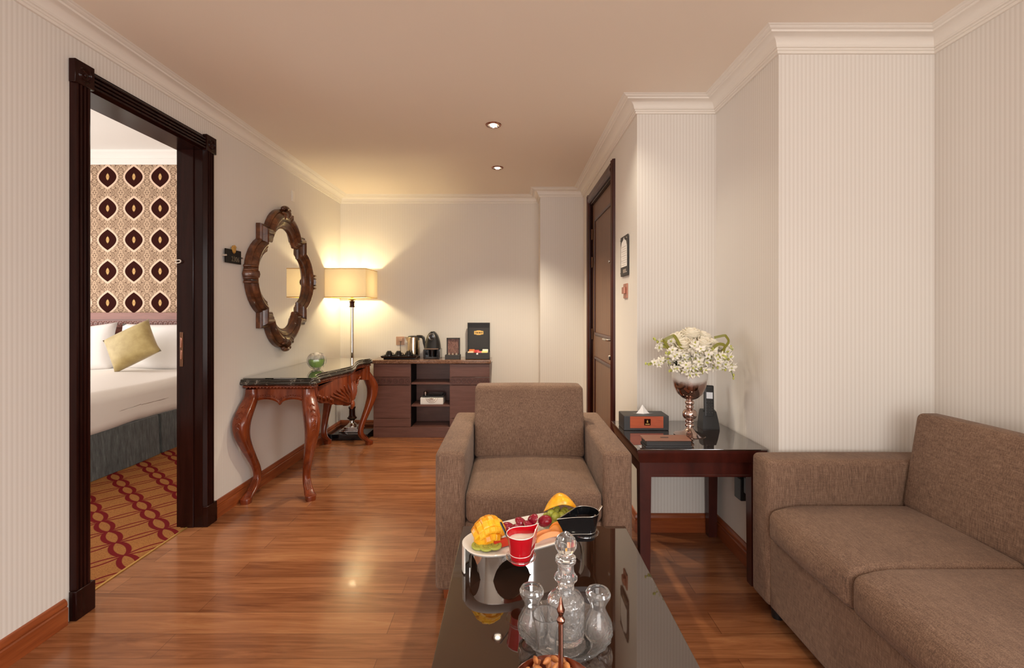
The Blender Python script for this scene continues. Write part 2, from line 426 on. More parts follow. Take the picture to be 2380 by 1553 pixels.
M['glass'] = mat('clear_glass', (1, 1, 1), 0.0, trans=1.0, ior=1.47)
M['crystal'] = mat('cut_crystal', (0.99, 0.99, 0.985), 0.0, trans=0.965, ior=1.5)
m = M['crystal_cut'] = mat('diamond_cut_crystal', (0.99, 0.99, 0.985), 0.02, trans=0.95, ior=1.52); n = N(m); n.bump(n.voro(n.pos(), 110, 'F1'), 0.35, 0.003)
M['acrylic'] = mat('clear_acrylic', (1, 1, 1), 0.02, trans=1.0, ior=1.45)
M['mirror'] = mat('mirror_silver', (0.86, 0.85, 0.82), 0.01, 1.0)
M['table_glass'] = mat('dark_table_glass', (0.030, 0.012, 0.006), 0.025, ior=2.05)
M['end_glass'] = mat('end_table_glass', (0.02, 0.009, 0.006), 0.02, ior=2.9, coat=1.0)
M['desk_glass'] = mat('console_glass', (0.03, 0.034, 0.026), 0.02, ior=2.9, coat=1.0)
M['gold'] = mat('gold_print', (0.60, 0.36, 0.10), 0.35, 0.7)
M['bulb'] = mat('lit_downlight', (1, 1, 1), 0.5, emis=(1.0, 0.86, 0.68), estr=9.0)
M['lampbulb'] = mat('lit_bulb', (1, 1, 1), 0.5, emis=(1.0, 0.72, 0.38), estr=14.0)
M['brown_leather'] = mat('tan_brown_leather', (0.24, 0.10, 0.06), 0.4)
M['orange_leather'] = wood('orange_wood_veneer', [(0.30, 0.045, 0.012), (0.42, 0.075, 0.02), (0.48, 0.10, 0.03)], 0.35, (3, 3, 12), 4)
M['black_void'] = mat('black_laminate', (0.004, 0.004, 0.005), 0.6, spec=0.15)
M['socket'] = mat('beige_socket_plate', (0.45, 0.28, 0.2), 0.4)
M['copper_plate'] = mat('copper_switch_plate', (0.46, 0.20, 0.14), 0.35, 0.5)
M['sauce_ring'] = M['white_gloss']
M['mango'] = mat('mango_flesh', (0.85, 0.40, 0.012), 0.3, sss=0.15)
m = M['mango']; n = N(m); n.col(n.ramp(n.noise(n.pos(), 45, 3, 0.6), [(0.35, (0.80, 0.30, 0.006)), (0.65, (0.92, 0.52, 0.02))]))
M['mango_skin'] = mat('mango_skin', (0.62, 0.42, 0.02), 0.35)
M['green_grape'] = mat('green_grape', (0.42, 0.46, 0.07), 0.25, sss=0.3)
M['red_grape'] = mat('red_grape', (0.27, 0.008, 0.025), 0.2)
M['grape_flesh'] = mat('grape_flesh', (0.55, 0.42, 0.22), 0.3)
M['kiwi'] = mat('kiwi_flesh', (0.42, 0.46, 0.09), 0.35)
M['seed'] = mat('black_seed', (0.01, 0.008, 0.006), 0.4)
M['orange'] = mat('orange_flesh', (0.88, 0.30, 0.02), 0.35)
M['melon'] = mat('orange_melon', (0.83, 0.32, 0.11), 0.35)
M['watermelon'] = mat('watermelon_flesh', (0.62, 0.05, 0.02), 0.35)
m = M['almond'] = mat('almond_skin', rough=0.5); n = N(m)
n.col(n.ramp(n.noise(n.pos(), 60, 4, 0.65), [(0.3, (0.36, 0.11, 0.03)), (0.7, (0.60, 0.24, 0.07))]))
M['rose'] = mat('cream_rose_petal', (0.86, 0.80, 0.66), 0.6, sss=0.1)
M['orchid'] = mat('white_orchid_petal', (0.86, 0.82, 0.72), 0.6, sss=0.1)
M['bud'] = mat('yellow_green_bud', (0.50, 0.52, 0.12), 0.5)
M['stem'] = mat('green_stem', (0.16, 0.22, 0.03), 0.5)
M['blade'] = mat('olive_leaf_blade', (0.22, 0.21, 0.022), 0.4)
M['dark_leaf'] = mat('dark_green_leaf', (0.025, 0.05, 0.012), 0.4)
m = M['ombre'] = mat('ombre_mirror_glass', rough=0.05, metal=1.0); n = N(m)
sp = n.sep(n.pos())
zf = n.math('ADD', sp[2], n.math('MULTIPLY', n.math('SUBTRACT', n.noise(n.pos(), 14, 3, 0.6), 0.5), 0.05))
k = n.step(zf, 0.865, 0.02)
n.col(n.mix(k, (0.36, 0.235, 0.20), (0.62, 0.59, 0.55)))
n.rgh(n.math('MULTIPLY_ADD', k, 0.4, 0.05)); n.put(n.p.inputs['Metallic'], n.math('SUBTRACT', 1.0, n.math('MULTIPLY', k, 0.85)))
# lamp shade: thin cloth that lets light through
m = M['shade'] = bpy.data.materials.new('cream_lamp_shade'); m.use_nodes = True; t = m.node_tree; t.nodes.remove(t.nodes['Principled BSDF'])
dn = t.nodes.new('ShaderNodeBsdfDiffuse'); dn.inputs[0].default_value = (0.70, 0.63, 0.50, 1)
tn = t.nodes.new('ShaderNodeBsdfTranslucent'); tn.inputs[0].default_value = (0.62, 0.50, 0.32, 1)
mx = t.nodes.new('ShaderNodeMixShader'); mx.inputs[0].default_value = 0.14
t.links.new(dn.outputs[0], mx.inputs[1]); t.links.new(tn.outputs[0], mx.inputs[2]); t.links.new(mx.outputs[0], t.nodes['Material Output'].inputs[0])
# ================================================================== THE ROOM
XL, YB = -1.715, 4.72            # left wall, back wall
XA, YA = 0.69, 4.45              # door wall / column front
YBF, XC, YD, XE = 2.56, 1.121, 1.961, 1.772
YR = -2.2                        # rear wall behind the camera
ZC, ZW = 2.352, 2.277            # ceiling, bottom of cornice
DY0, DY1, DZ = 1.90, 2.61, 2.10  # bedroom doorway
T = 0.13
bm = B(); box(bm, -1.80, 2.0, YR-0.1, 4.9, -0.08, 0); struct('floor', bm, M['floor'])
bm = B(); box(bm, XL, 2.0, YR-0.1, 4.9, ZC, ZC+0.1); struct('ceiling', bm, M['ceiling'])
bm = B()
box(bm, XL-T, XL, YR-0.1, DY0, 0, 2.98); box(bm, XL-T, XL, DY1, 4.98, 0, 2.98); box(bm, XL-T, XL, DY0, DY1, DZ, 2.98)
struct('wall_left', bm, M['wallpaper'])
bm = B(); box(bm, XL, 0.28, YB, YB+T, 0, ZC); struct('wall_back', bm, M['wallpaper'])
bm = B(); box(bm, 0.28, XA+T, YA, YB+T, 0, ZC); struct('wall_back_column', bm, M['wallpaper'])
bm = B(); EY0, EY1, EZ = 3.17, 4.08, 2.13      # entrance doorway
box(bm, XA, XA+T, YBF, EY0, 0, ZC); box(bm, XA, XA+T, EY1, YA, 0, ZC); box(bm, XA, XA+T, EY0, EY1, EZ, ZC)
struct('wall_right', bm, M['wallpaper'])
bm = B(); box(bm, XA+T, XC+T, YBF, YBF+T, 0, ZC); struct('wall_right_niche', bm, M['wallpaper'])
bm = B(); box(bm, XC, XC+T, YD, YBF, 0, ZC); box(bm, XC+T, XE+T, YD, YD+T, 0, ZC); struct('wall_right_step', bm, M['wallpaper'])
bm = B(); box(bm, XE, XE+T, YR-0.1, -1.9, 0, ZC); box(bm, XE, XE+T, 0.15, YD, 0, ZC); box(bm, XE, XE+T, -1.9, 0.15, 0, 0.4); box(bm, XE, XE+T, -1.9, 0.15, 2.05, ZC); struct('wall_right_sofa', bm, M['wallpaper'])
bm = B(); WX0, WX1, WZ0, WZ1 = -1.15, 1.65, 0.3, 2.2
box(bm, XL, WX0, YR-0.1, YR, 0, ZC); box(bm, WX1, XE, YR-0.1, YR, 0, ZC); box(bm, WX0, WX1, YR-0.1, YR, 0, WZ0); box(bm, WX0, WX1, YR-0.1, YR, WZ1, ZC)
struct('wall_rear', bm, M['wallpaper'])
bm = B()
for x in (WX0, (WX0+WX1)/2-0.02, WX1-0.04): box(bm, x, x+0.04, YR-0.06, YR, WZ0, WZ1)
for z in (WZ0, WZ1-0.04): box(bm, WX0, WX1, YR-0.06, YR, z, z+0.04)
struct('window_1', bm, M['white_paint'])
bm = B()
for y in (-1.9, -0.895, 0.11): box(bm, XE+0.04, XE+0.08, y, y+0.04, 0.4, 2.05)
for z in (0.4, 2.01): box(bm, XE+0.04, XE+0.08, -1.9, 0.15, z, z+0.04)
struct('window_2', bm, M['white_paint'])

# cornice right round the room
room = [(XL, YR), (XL, YB), (0.28, YB), (0.28, YA), (XA, YA), (XA, YBF), (XC, YBF), (XC, YD), (XE, YD), (XE, YR)]
cz = [(0, ZW), (0.010, ZW), (0.012, ZW+0.008), (0.010, ZW+0.010), (0.015, ZW+0.012), (0.017, ZW+0.017), (0.015, ZW+0.019), (0.021, ZW+0.021), (0.023, ZW+0.026)]
for k in range(7):
    a = k/6*PI/2; cz.append((0.024+0.042*(1-math.cos(a)), ZW+0.026+0.032*math.sin(a)))
cz += [(0.068, ZW+0.060), (0.070, ZW+0.064), (0.074, ZW+0.064), (0.083, ZW+0.068), (0.086, ZW+0.071), (0.088, ZW+0.071), (0.095, ZW+0.0735), (0.097, ZC), (0, ZC)]
bm = B(); sweep(bm, room, cz, closed=True); struct('trim_1', bm, M['cornice'], angle=25)
# baseboards
bp = [(0, 0), (0.017, 0), (0.017, 0.066), (0.012, 0.070), (0.015, 0.078), (0.013, 0.088), (0.006, 0.098), (0, 0.100)]
def baseboard(name, *paths):
    bm = B()
    for p in paths: sweep(bm, p, bp)
    struct(name, bm, M['baseboard'], angle=25)
baseboard('baseboard_left', [(XL, YR), (XL, 1.80)], [(XL, 2.715), (XL, YB)])
baseboard('baseboard_back', [(XL, YB), (0.28, YB), (0.28, YA), (XA, YA), (XA, 4.165)])
baseboard('baseboard_right', [(XA, 3.09), (XA, YBF), (XC, YBF), (XC, YD), (XE, YD), (XE, YR)])

# bedroom doorway: dark fluted casing with corner blocks and plinths, pocket-door jamb
d1 = bpy.data.objects.new('door_1', None); C.objects.link(d1); d1.location = (XL, (DY0+DY1)/2, 0); d1['kind'] = 'structure'
cw = 0.078
flute = [(0, 0)]
for k in range(4):
    a = 0.006+k*0.0165
    flute += [(a, 0.016), (a+0.002, 0.021), (a+0.007, 0.024), (a+0.012, 0.021), (a+0.0145, 0.016), (a+0.0150, 0.011)]
flute += [(0.074, 0.016), (cw, 0.012), (cw, 0)]
def fluted(bm, y0, y1, z0, z1, vertical=True, x=XL, s=1, prof=None):
    pr = prof or flute
    if vertical: loft(bm, [[(x+s*h, y0+w_*(y1-y0)/cw, z) for w_, h in pr] for z in (z0, z1)])
    else: loft(bm, [[(x+s*h, y, z0+w_*(z1-z0)/cw) for w_, h in pr] for y in (y0, y1)])
bm = B(); fluted(bm, DY0-cw, DY0, 0.115, DZ); fluted(bm, DY1, DY1+cw, 0.115, DZ); fluted(bm, DY0, DY1, DZ, DZ+cw, False)
struct('casing', bm, M['espresso'], d1, angle=25)
for y in (DY0-cw-0.004, DY1-0.004):
    bm = B(); box(bm, XL, XL+0.027, y, y+cw+0.008, DZ-0.004, DZ+cw+0.010, 0.002, 1)
    for q in range(3): lathe(bm, [(0.030-q*0.008, 0.027), (0.027-q*0.008, 0.031-q*0.0015), (0.024-q*0.008, 0.027)], (XL, y+cw/2+0.004, DZ+cw/2), 24, axis='x')
    ball(bm, (XL+0.027, y+cw/2+0.004, DZ+cw/2), 0.008, 12, 8)
    struct('corner_block', bm, M['espresso'], d1)
    bm = B(); box(bm, XL, XL+0.031, y, y+cw+0.008, 0, 0.115, 0.003, 1); struct('plinth', bm, M['espresso'], d1)
bm = B()
box(bm, XL-T-0.012, XL+0.001, DY1-0.002, DY1+0.02, 0, DZ); box(bm, XL-T-0.012, XL+0.001, DY0-0.02, DY0+0.002, 0, DZ)
box(bm, XL-T+0.012, XL-0.045, DY1-0.010, DY1, 0, DZ, 0.002, 1)
box(bm, XL-T-0.012, XL+0.001, DY0, DY1, DZ-0.002, DZ+0.02)
struct('jamb', bm, M['espresso'], d1)
bm = B()
box(bm, XL-T+0.012, XL-T+0.030, DY1-0.014, DY1-0.009, 0.895, 1.085, 0.001, 1)
struct('latch_plate', bm, M['dark_bronze'], d1)
bm = B(); box(bm, XL-T+0.0165, XL-T+0.0255, DY1-0.0165, DY1-0.012, 0.935, 0.985, 0.001, 1); box(bm, XL-T+0.0165, XL-T+0.0255, DY1-0.018, DY1-0.012, 1.0, 1.055, 0.001, 1)
struct('latch_bolt', bm, M['copper'], d1)
bm = B(); tube(bm, spline([(XL-T-0.012, DY1-0.013, 1.483), (XL-T+0.016, DY1-0.02, 1.485), (XL-T+0.024, DY1-0.022, 1.478), (XL-T+0.016, DY1-0.02, 1.470), (XL-T-0.012, DY1-0.013, 1.468)]), 0.003, 8)
struct('door_stop', bm, M['white_plastic'], d1)
bm = B(); box(bm, -1.803, -1.792, DY0, DY1, 0, 0.004, 0.001, 1); struct('threshold', bm, M['gold'], d1)

# entrance door, closed, seen at a steep angle
d2 = bpy.data.objects.new('door_2', None); C.objects.link(d2); d2.location = (XA, (EY0+EY1)/2, 0); d2['kind'] = 'structure'
pr = [(0, 0), (0.004, 0.014), (0.012, 0.020), (0.03, 0.016), (0.05, 0.022), (0.066, 0.018), (cw, 0.008), (cw, 0)]
bm = B(); fluted(bm, EY0-cw, EY0, 0, EZ+cw, True, XA, -1, pr); fluted(bm, EY1+cw, EY1, 0, EZ+cw, True, XA, -1, pr); fluted(bm, EY0, EY1, EZ+cw, EZ, False, XA, -1, pr)
struct('casing', bm, M['dark_mahogany'], d2, angle=25)
bm = B(); box(bm, XA, XA+0.08, EY0-0.005, EY0+0.018, 0, EZ); box(bm, XA, XA+0.08, EY1-0.018, EY1+0.005, 0, EZ); box(bm, XA, XA+0.08, EY0, EY1, EZ-0.018, EZ+0.005)
struct('jamb', bm, M['espresso'], d2)
bm = B(); DX = XA+0.022
box(bm, DX, DX+0.045, EY0+0.02, EY1-0.02, 0.008, EZ-0.02)
dl = struct('door_leaf', bm, M['door_wood'], d2)
bm = B()
for (a, b, z0, z1) in ((EY0+0.12, EY1-0.12, 0.2, 0.82), (EY0+0.12, EY1-0.12, 1.0, EZ-0.16)):
    for q in ((a, a+0.022, z0, z1), (b-0.022, b, z0, z1), (a, b, z0, z0+0.022), (a, b, z1-0.022, z1)):
        box(bm, DX-0.009, DX+0.002, *q, 0.004, 2)
struct('panel_molding', bm, M['dark_mahogany'], d2)
bm = B(); hy = EY0+0.065
box(bm, DX-0.008, DX, hy-0.02, hy+0.02, 0.90, 1.14, 0.003, 2); struct('lock_plate', bm, M['steel'], d2)
bm = B(); tube(bm, [(DX, hy, 1.0), (DX-0.045, hy, 1.0), (DX-0.05, hy+0.008, 1.0), (DX-0.05, hy+0.12, 1.0)], 0.009, 10); struct('lever_handle', bm, M['steel'], d2)
bm = B(); box(bm, DX-0.02, DX, hy-0.022, hy+0.022, 0.80, 0.90, 0.004, 2); lathe(bm, [(0, -0.034), (0.012, -0.034), (0.014, -0.02), (0.014, 0)], (DX, hy+0.005, 0.875), 14, axis='x'); struct('deadbolt', bm, M['black_plastic'], d2)
bm = B(); lathe(bm, [(0, -0.012), (0.010, -0.011), (0.013, 0)], (DX, hy+0.13, 0.872), 14, axis='x'); struct('thumb_turn', bm, M['steel'], d2)
bm = B()
for k in range(9):
    z = 0.80-k*0.012
    lathe(bm, [(0.0055, -0.0016), (0.0075, 0), (0.0055, 0.0016), (0.0035, 0), (0.0055, -0.0016)], (DX-0.012, hy+0.02, z), 10, axis=('x' if k % 2 else 'y'))
struct('door_chain', bm, M['steel'], d2)
bm = B(); lathe(bm, [(0, -0.035), (0.012, -0.033), (0.013, -0.026), (0.006, -0.022), (0.006, -0.006), (0.014, -0.004), (0.014, 0)], (DX, hy+0.02, 1.545), 14, axis='x'); struct('door_guard', bm, M['steel'], d2)
for z in (0.25, 1.0, 1.62, 1.86):
    bm = B(); lathe(bm, [(0, -0.045), (0.007, -0.045), (0.007, 0.045), (0, 0.045)], (XA+0.014, EY1-0.024, z), 12); box(bm, XA+0.012, XA+0.016, EY1-0.05, EY1-0.024, z-0.04, z+0.04)
    struct('hinge', bm, M['dark_bronze'], d2)
bm = B(); box(bm, XA+0.09, XA+0.11, EY0-0.1, EY1+0.1, 0, EZ+0.1); struct('wall_corridor', bm, M['wallpaper'])

# ceiling downlights, then added fill beams
def downlight(y, watt, label):
    x = -0.107
    t = thing('downlight', label, 'ceiling light', (x, y, ZC), 'recessed ceiling downlights')
    bm = B(); lathe(bm, [(0.036, 0.008), (0.036, -0.004), (0.040, -0.0065), (0.047, -0.005), (0.050, 0.0)], (x, y, ZC), 32); obj('rim', bm, M['copper'], t)
    bm = B(); lathe(bm, [(0.036, -0.002), (0.033, 0.006), (0.022, 0.0035)], (x, y, ZC-0.004), 32); obj('reflector', bm, M['chrome'], t)
    bm = B(); lathe(bm, [(0, -0.006), (0.018, -0.004), (0.022, 0.002), (0, 0.002)], (x, y, ZC-0.003), 24); obj('lens', bm, M['bulb'], t)
    spot('downlight_or_fill_beam', (x, y, ZC-0.02), watt, (1.0, 0.87, 0.66), 1.85, 0.7, 0.03)
downlight(2.895, 56, 'larger brass-rimmed ceiling downlight, closer of the two')
downlight(3.77, 105, 'smaller-looking ceiling downlight near the back wall, farther of the two')
for (x, y, w_) in ((-0.6, 0.6, 14), (0.9, 0.9, 12), (-0.3, -1.0, 12), (0.9, -1.0, 10), (0.40, 2.35, 14)):  # added fill spots to brighten the room, no fixtures modelled for them
    spot('downlight_or_fill_beam', (x, y, ZC-0.02), w_, WARM, 2.2, 0.8, 0.04)

# ================================================================== BEDROOM SHELL
bm = B(); box(bm, -5.5, -1.80, 0.2, 5.05, -0.08, 0.001); o = struct('floor_bedroom', bm, M['carpet'])
bm = B(); box(bm, -5.5, XL-T, 0.2, 5.05, 2.88, 2.98); struct('ceiling_bedroom', bm, M['white_paint'])
bm = B(); box(bm, -5.5, XL-T, 4.95, 5.05, 0, 2.74); struct('wall_bedroom_back', bm, M['damask'])
bm = B(); box(bm, -5.5, XL-T, 4.94, 5.05, 2.74, 2.88); sweep(bm, [(-5.5, 4.94), (XL-T, 4.94)], [(0, 2.80), (0.012, 2.80), (0.016, 2.83), (0.05, 2.858), (0.055, 2.88), (0, 2.88)]); struct('trim_2', bm, M['white_paint'], angle=25)
bm = B(); box(bm, -5.5, -5.4, 0.2, 5.05, 0, 0.5); box(bm, -5.5, -5.4, 0.2, 5.05, 2.4, 2.88); box(bm, -5.5, -5.4, 0.2, 0.9, 0.5, 2.4); box(bm, -5.5, -5.4, 4.3, 5.05, 0.5, 2.4); struct('wall_bedroom_left', bm, M['white_paint'])
bm = B(); box(bm, -5.5, XL-T, 0.1, 0.2, 0, 2.88); struct('wall_bedroom_front', bm, M['white_paint'])

# bed with headboard, skirt and duvet
BX1, BX0, BY0, BY1 = -2.95, -4.85, 2.75, 4.86
t = thing('bed', 'double bed with white bedding and teal-grey skirt seen through the doorway', 'bed', ((BX0+BX1)/2, (BY0+BY1)/2, 0))
bm = B()
pts = []
yy = BY0
def skirt_x(y): return BX1+0.006*math.sin(y*9.0)+(-0.022 if abs(y-3.94) < 0.012 else 0.0)
ys = [BY0+(BY1-BY0)*k/60 for k in range(61)]
ys = sorted(ys+[3.925, 3.932, 3.948, 3.955])
path = [(skirt_x(y)+0.01*(0.5), y) for y in ys]+[(BX0, BY1), (BX0, BY0)]
loft(bm, [[(x+(0.012 if i < len(ys) else 0), y, 0.004) for i, (x, y) in enumerate(path)], [(x, y, 0.33) for x, y in path]])
obj('bed_skirt', bm, M['skirt'], t, angle=60)
def duv(v):
    if v.z < 0.45: v.z += 0.018*math.sin(v.y*3.4+1.0)-0.010*(1 if v.y > 3.75 else 0)
    v.z += 0.006*math.sin(v.x*9+v.y*5)*max(0, min(1, (v.z-0.5)/0.1)); v.x += 0.008*math.sin(v.y*7.0+v.z*6) if v.x > -3.1 else 0
    return v
bm = B(); rbox(bm, BX0-0.02, BX1+0.025, BY0-0.02, BY1, 0.315, 0.615, 0.075, 26, 4, (0, 0, 0, 0, 0, 0.02), fn=duv); obj('duvet', bm, M['linen'], t, angle=180)
bm = B(); box(bm, -5.1, -2.5, 4.885, 4.945, 0.0, 1.18, 0.006, 2); hb = obj('headboard', bm, M['headboard'], t)
bm = B()
for k in range(46):
    x = -4.95+k*0.052
    lathe(bm, [(0.024, -0.002), (0.026, -0.004), (0.029, -0.002), (0.029, 0)], (x, 4.886, 1.065), 6, axis='y')
    lathe(bm, [(0.0, -0.004), (0.010, -0.003), (0.011, 0)], (x, 4.886, 1.065), 8, axis='y')
for z in (1.024, 1.104): box(bm, -5.1, -2.5, 4.879, 4.887, z-0.003, z+0.003)
obj('carved_band', bm, M['cabinet_wood'], hb)
def pillow(name, w, h, d, loc, rx, rz, roll, mat_, label, cat, group=None, pinch=1.0):
    bm = B(); n = 16
    L = {}
    for s in (0, 1):
        for i in range(n+1):
            for j in range(n+1):
                a, b = -1+2*i/n, -1+2*j/n
                e = ((1-a*a)*(1-b*b))
                th = d/2*(e**0.38)
                k = 1-0.10*pinch*(1-abs(a)**2)*abs(b)**3; k2 = 1-0.10*pinch*(1-abs(b)**2)*abs(a)**3
                p = (a*w/2*k2, (th if s else -th), b*h/2*k)
                if e < 1e-9:
                    if s: L[(1, i, j)] = L[(0, i, j)]; continue
                L[(s, i, j)] = bm.verts.new(p)
    for s in (0, 1):
        for i in range(n):
            for j in range(n): face(bm, (L[(s, i, j)], L[(s, i+1, j)], L[(s, i+1, j+1)], L[(s, i, j+1)]))
    xform(bm, Matrix.Translation(loc) @ Matrix.Rotation(rz, 4, 'Z') @ Matrix.Rotation(rx, 4, 'X') @ Matrix.Rotation(roll, 4, 'Y'))
    o = obj(name, bm, mat_, angle=180); return tag(o, label, cat, group)
pillow('pillow', 0.80, 0.50, 0.20, (-4.39, 4.69, 0.800), -0.32, 0.10, -0.13, M['pillow'], 'white pillow behind the olive cushion, its corner peak rising by the door frame', 'pillow', 'white bed pillows', 0.6)
pillow('pillow', 0.80, 0.48, 0.19, (-3.60, 4.75, 0.835), -0.25, -0.05, 0.0, M['pillow'], 'white pillow lying flat-topped to the right of the olive cushion', 'pillow', 'white bed pillows', 0.5)
pillow('cushion', 0.43, 0.38, 0.19, (-3.585, 4.44, 0.868), -0.36, 0.05, -0.54, M['olive'], 'olive gold satin cushion tilted on the white bed', 'cushion')
# ================================================================== SEATING
def foot(bm, x, y, s=0.045, h=0.06):
    loft(bm, [[(x-s*k, y-s*k, z), (x+s*k, y-s*k, z), (x+s*k, y+s*k, z), (x-s*k, y+s*k, z)] for k, z in ((0.42, 0.0), (0.5, h))])
# armchair
AX0, AX1, AY0, AY1 = -0.312, 0.503, 1.93, 2.70
t = thing('armchair', 'brown tweed armchair facing the coffee table', 'armchair', ((AX0+AX1)/2, (AY0+AY1)/2, 0))
AW = 0.122
for x0, x1 in ((AX0, AX0+AW), (AX1-AW, AX1)):
    bm = B(); rbox(bm, x0, x1, AY0, AY1, 0.048, 0.622, 0.022, 6, 3, (0.002, 0.002, 0.004, 0, 0, 0.004)); obj('armrest', bm, M['fabric'], t, angle=180)
bm = B(); rbox(bm, AX0+AW-0.004, AX1-AW+0.004, AY0+0.025, AY1-0.02, 0.065, 0.325, 0.012, 4, 2); obj('base', bm, M['fabric'], t, angle=180)
bm = B(); rbox(bm, AX0+AW+0.002, AX1-AW-0.002, AY0-0.005, 2.50, 0.322, 0.462, 0.035, 12, 4, (0, 0, 0.014, 0, 0, 0.014)); obj('seat_cushion', bm, M['fabric'], t, angle=180)
def lean(y0, k):
    def f(v):
        q = max(0.0, (v.z-0.45)/0.36); v.y = 2.375+(v.y-2.375)*(1-0.30*q)+(v.z-0.45)*k; return v
    return f
bm = B(); rbox(bm, AX0+AW+0.004, AX1-AW-0.004, 2.375, 2.545, 0.455, 0.812, 0.022, 12, 4, (0, 0, 0.018, 0.01, 0, 0.006), fn=lean(0, 0.18)); obj('back_cushion', bm, M['fabric'], t, angle=180)
bm = B(); rbox(bm, AX0+AW-0.004, AX1-AW+0.004, 2.56, AY1-0.005, 0.32, 0.70, 0.02, 6, 3); obj('backrest', bm, M['fabric'], t, angle=180)
for x in (AX0+0.052, AX1-0.052):
    for y in (AY0+0.055, AY1-0.06):
        bm = B(); foot(bm, x, y, h=0.05); obj('leg', bm, M['baseboard'], t)

# sofa against the right wall
SX0, SX1, SY1, SY0 = 1.0, 1.765, 1.935, 0.30
t = thing('sofa', 'long brown tweed sofa along the right wall', 'sofa', ((SX0+SX1)/2, (SY0+SY1)/2, 0))
for y0, y1 in ((SY1-0.128, SY1), (SY0, SY0+0.128)):
    bm = B(); rbox(bm, SX0-0.008, SX1, y0, y1, 0.06, 0.627, 0.022, 8, 3, (0.004, 0, 0.003, 0, 0, 0.003)); obj('armrest', bm, M['fabric'], t, angle=180)
bm = B(); rbox(bm, SX0, SX1, SY0+0.12, SY1-0.122, 0.062, 0.332, 0.012, 6, 2); obj('base', bm, M['fabric'], t, angle=180)
ce = [SY1-0.132, 1.366, 0.90, SY0+0.132]
for a, b in zip(ce, ce[1:]):
    bm = B()
    def slump(v):
        k = max(0.0, (1.11-v.x)/0.12)
        q = max(0.0, min(1.0, (v.z-0.335)/0.125)); v.z -= 0.024*k*k*q*q*(3-2*q)
        return v
    rbox(bm, SX0-0.012, 1.60, b+0.001, a-0.001, 0.328, 0.463, 0.024, 14, 4, (0.020, 0, 0.002, 0.002, 0, 0.012), fn=slump); obj('seat_cushion', bm, M['fabric'], t, angle=180)
def leanx(v):
    k = max(0.0, (v.z-0.45)/0.36); v.x = 1.495+(v.x-1.495)*(1-0.58*k)+0.064*k; return v
for y0, y1 in ((1.122, SY1-0.13), (SY0+0.13, 1.118)):
    bm = B(); rbox(bm, 1.495, 1.665, y0, y1, 0.455, 0.815, 0.024, 12, 4, (0.018, 0, 0, 0, 0, 0.008), fn=leanx); obj('back_cushion', bm, M['fabric'], t, angle=180)
bm = B(); rbox(bm, 1.68, SX1-0.002, SY0+0.12, SY1-0.122, 0.32, 0.62, 0.02, 6, 3); obj('backrest', bm, M['fabric'], t, angle=180)
for x in (SX0+0.05, SX1-0.06):
    for y in (SY0+0.06, SY1-0.09):
        bm = B(); lathe(bm, [(0, 0), (0.021, 0), (0.026, 0.06), (0, 0.06)], (x, y, 0), 16); obj('leg', bm, M['black_plastic'], t)

# ================================================================== COFFEE TABLE
TZ = 0.462
TX0, TX1, TY0, TY1 = -0.166, 0.396, 0.50, 1.622
t = thing('coffee_table', 'dark coffee table with a mirror-like brown glass top', 'coffee table', ((TX0+TX1)/2, (TY0+TY1)/2, 0))
bm = B(); box(bm, TX0, TX1, TY0, TY1, TZ-0.010, TZ, 0.002, 2); obj('table_top', bm, M['table_glass'], t)
bm = B(); box(bm, TX0+0.008, TX1-0.008, TY0+0.008, TY1-0.008, TZ-0.045, TZ-0.0105, 0.003, 1)
for q in ((TX0+0.03, TX1-0.03, TY0+0.03, TY0+0.055), (TX0+0.03, TX1-0.03, TY1-0.055, TY1-0.03), (TX0+0.03, TX0+0.055, TY0+0.056, TY1-0.056), (TX1-0.055, TX1-0.03, TY0+0.056, TY1-0.056)):
    box(bm, *q, TZ-0.10, TZ-0.0455)
obj('frame', bm, M['dark_mahogany'], t)
for x in (TX0+0.05, TX1-0.05):
    for y in (TY0+0.05, TY1-0.05):
        bm = B(); loft(bm, [[(x-s, y-s, z), (x+s, y-s, z), (x+s, y+s, z), (x-s, y+s, z)] for s, z in ((0.018, 0), (0.024, TZ-0.046))]); obj('leg', bm, M['dark_mahogany'], t)

# ================================================================== END TABLE
EZT = 0.605
X0, X1, Y0, Y1 = 0.548, 1.114, 2.03, 2.552
t = thing('end_table', 'square dark mahogany end table with glass top in the corner niche', 'side table', ((X0+X1)/2, (Y0+Y1)/2, 0))
bm = B(); box(bm, X0, X1, Y0, Y1, EZT-0.006, EZT, 0.0015, 2); obj('glass_top', bm, M['end_glass'], t)
bm = B()
loft(bm, [[(X0+i, Y0+i, z), (X1-i, Y0+i, z), (X1-i, Y1-i, z), (X0+i, Y1-i, z)] for i, z in ((0.014, EZT-0.062), (0.012, EZT-0.055), (0.004, EZT-0.022), (0.002, EZT-0.016), (0.002, EZT-0.0065))]); obj('table_top', bm, M['dark_mahogany'], t, angle=20)
bm = B()
i = 0.026
for q in ((X0+i, X1-i, Y0+i, Y0+i+0.02), (X0+i, X1-i, Y1-i-0.02, Y1-i), (X0+i, X0+i+0.02, Y0+i+0.0201, Y1-i-0.0201), (X1-i-0.02, X1-i, Y0+i+0.0201, Y1-i-0.0201)): box(bm, *q, EZT-0.122, EZT-0.0625, 0.001, 1)
for q in ((X0+i-0.004, X1-i+0.004, Y0+i-0.004, Y0+i+0.012),): box(bm, *q, EZT-0.128, EZT-0.118, 0.002, 1)
obj('apron', bm, M['dark_mahogany'], t)
for x in (X0+0.04, X1-0.04):
    for y in (Y0+0.04, Y1-0.04):
        bm = B(); loft(bm, [[(x-s, y-s, z), (x+s, y-s, z), (x+s, y+s, z), (x-s, y+s, z)] for s, z in ((0.021, 0), (0.0255, EZT-0.0625))]); obj('leg', bm, M['dark_mahogany'], t)

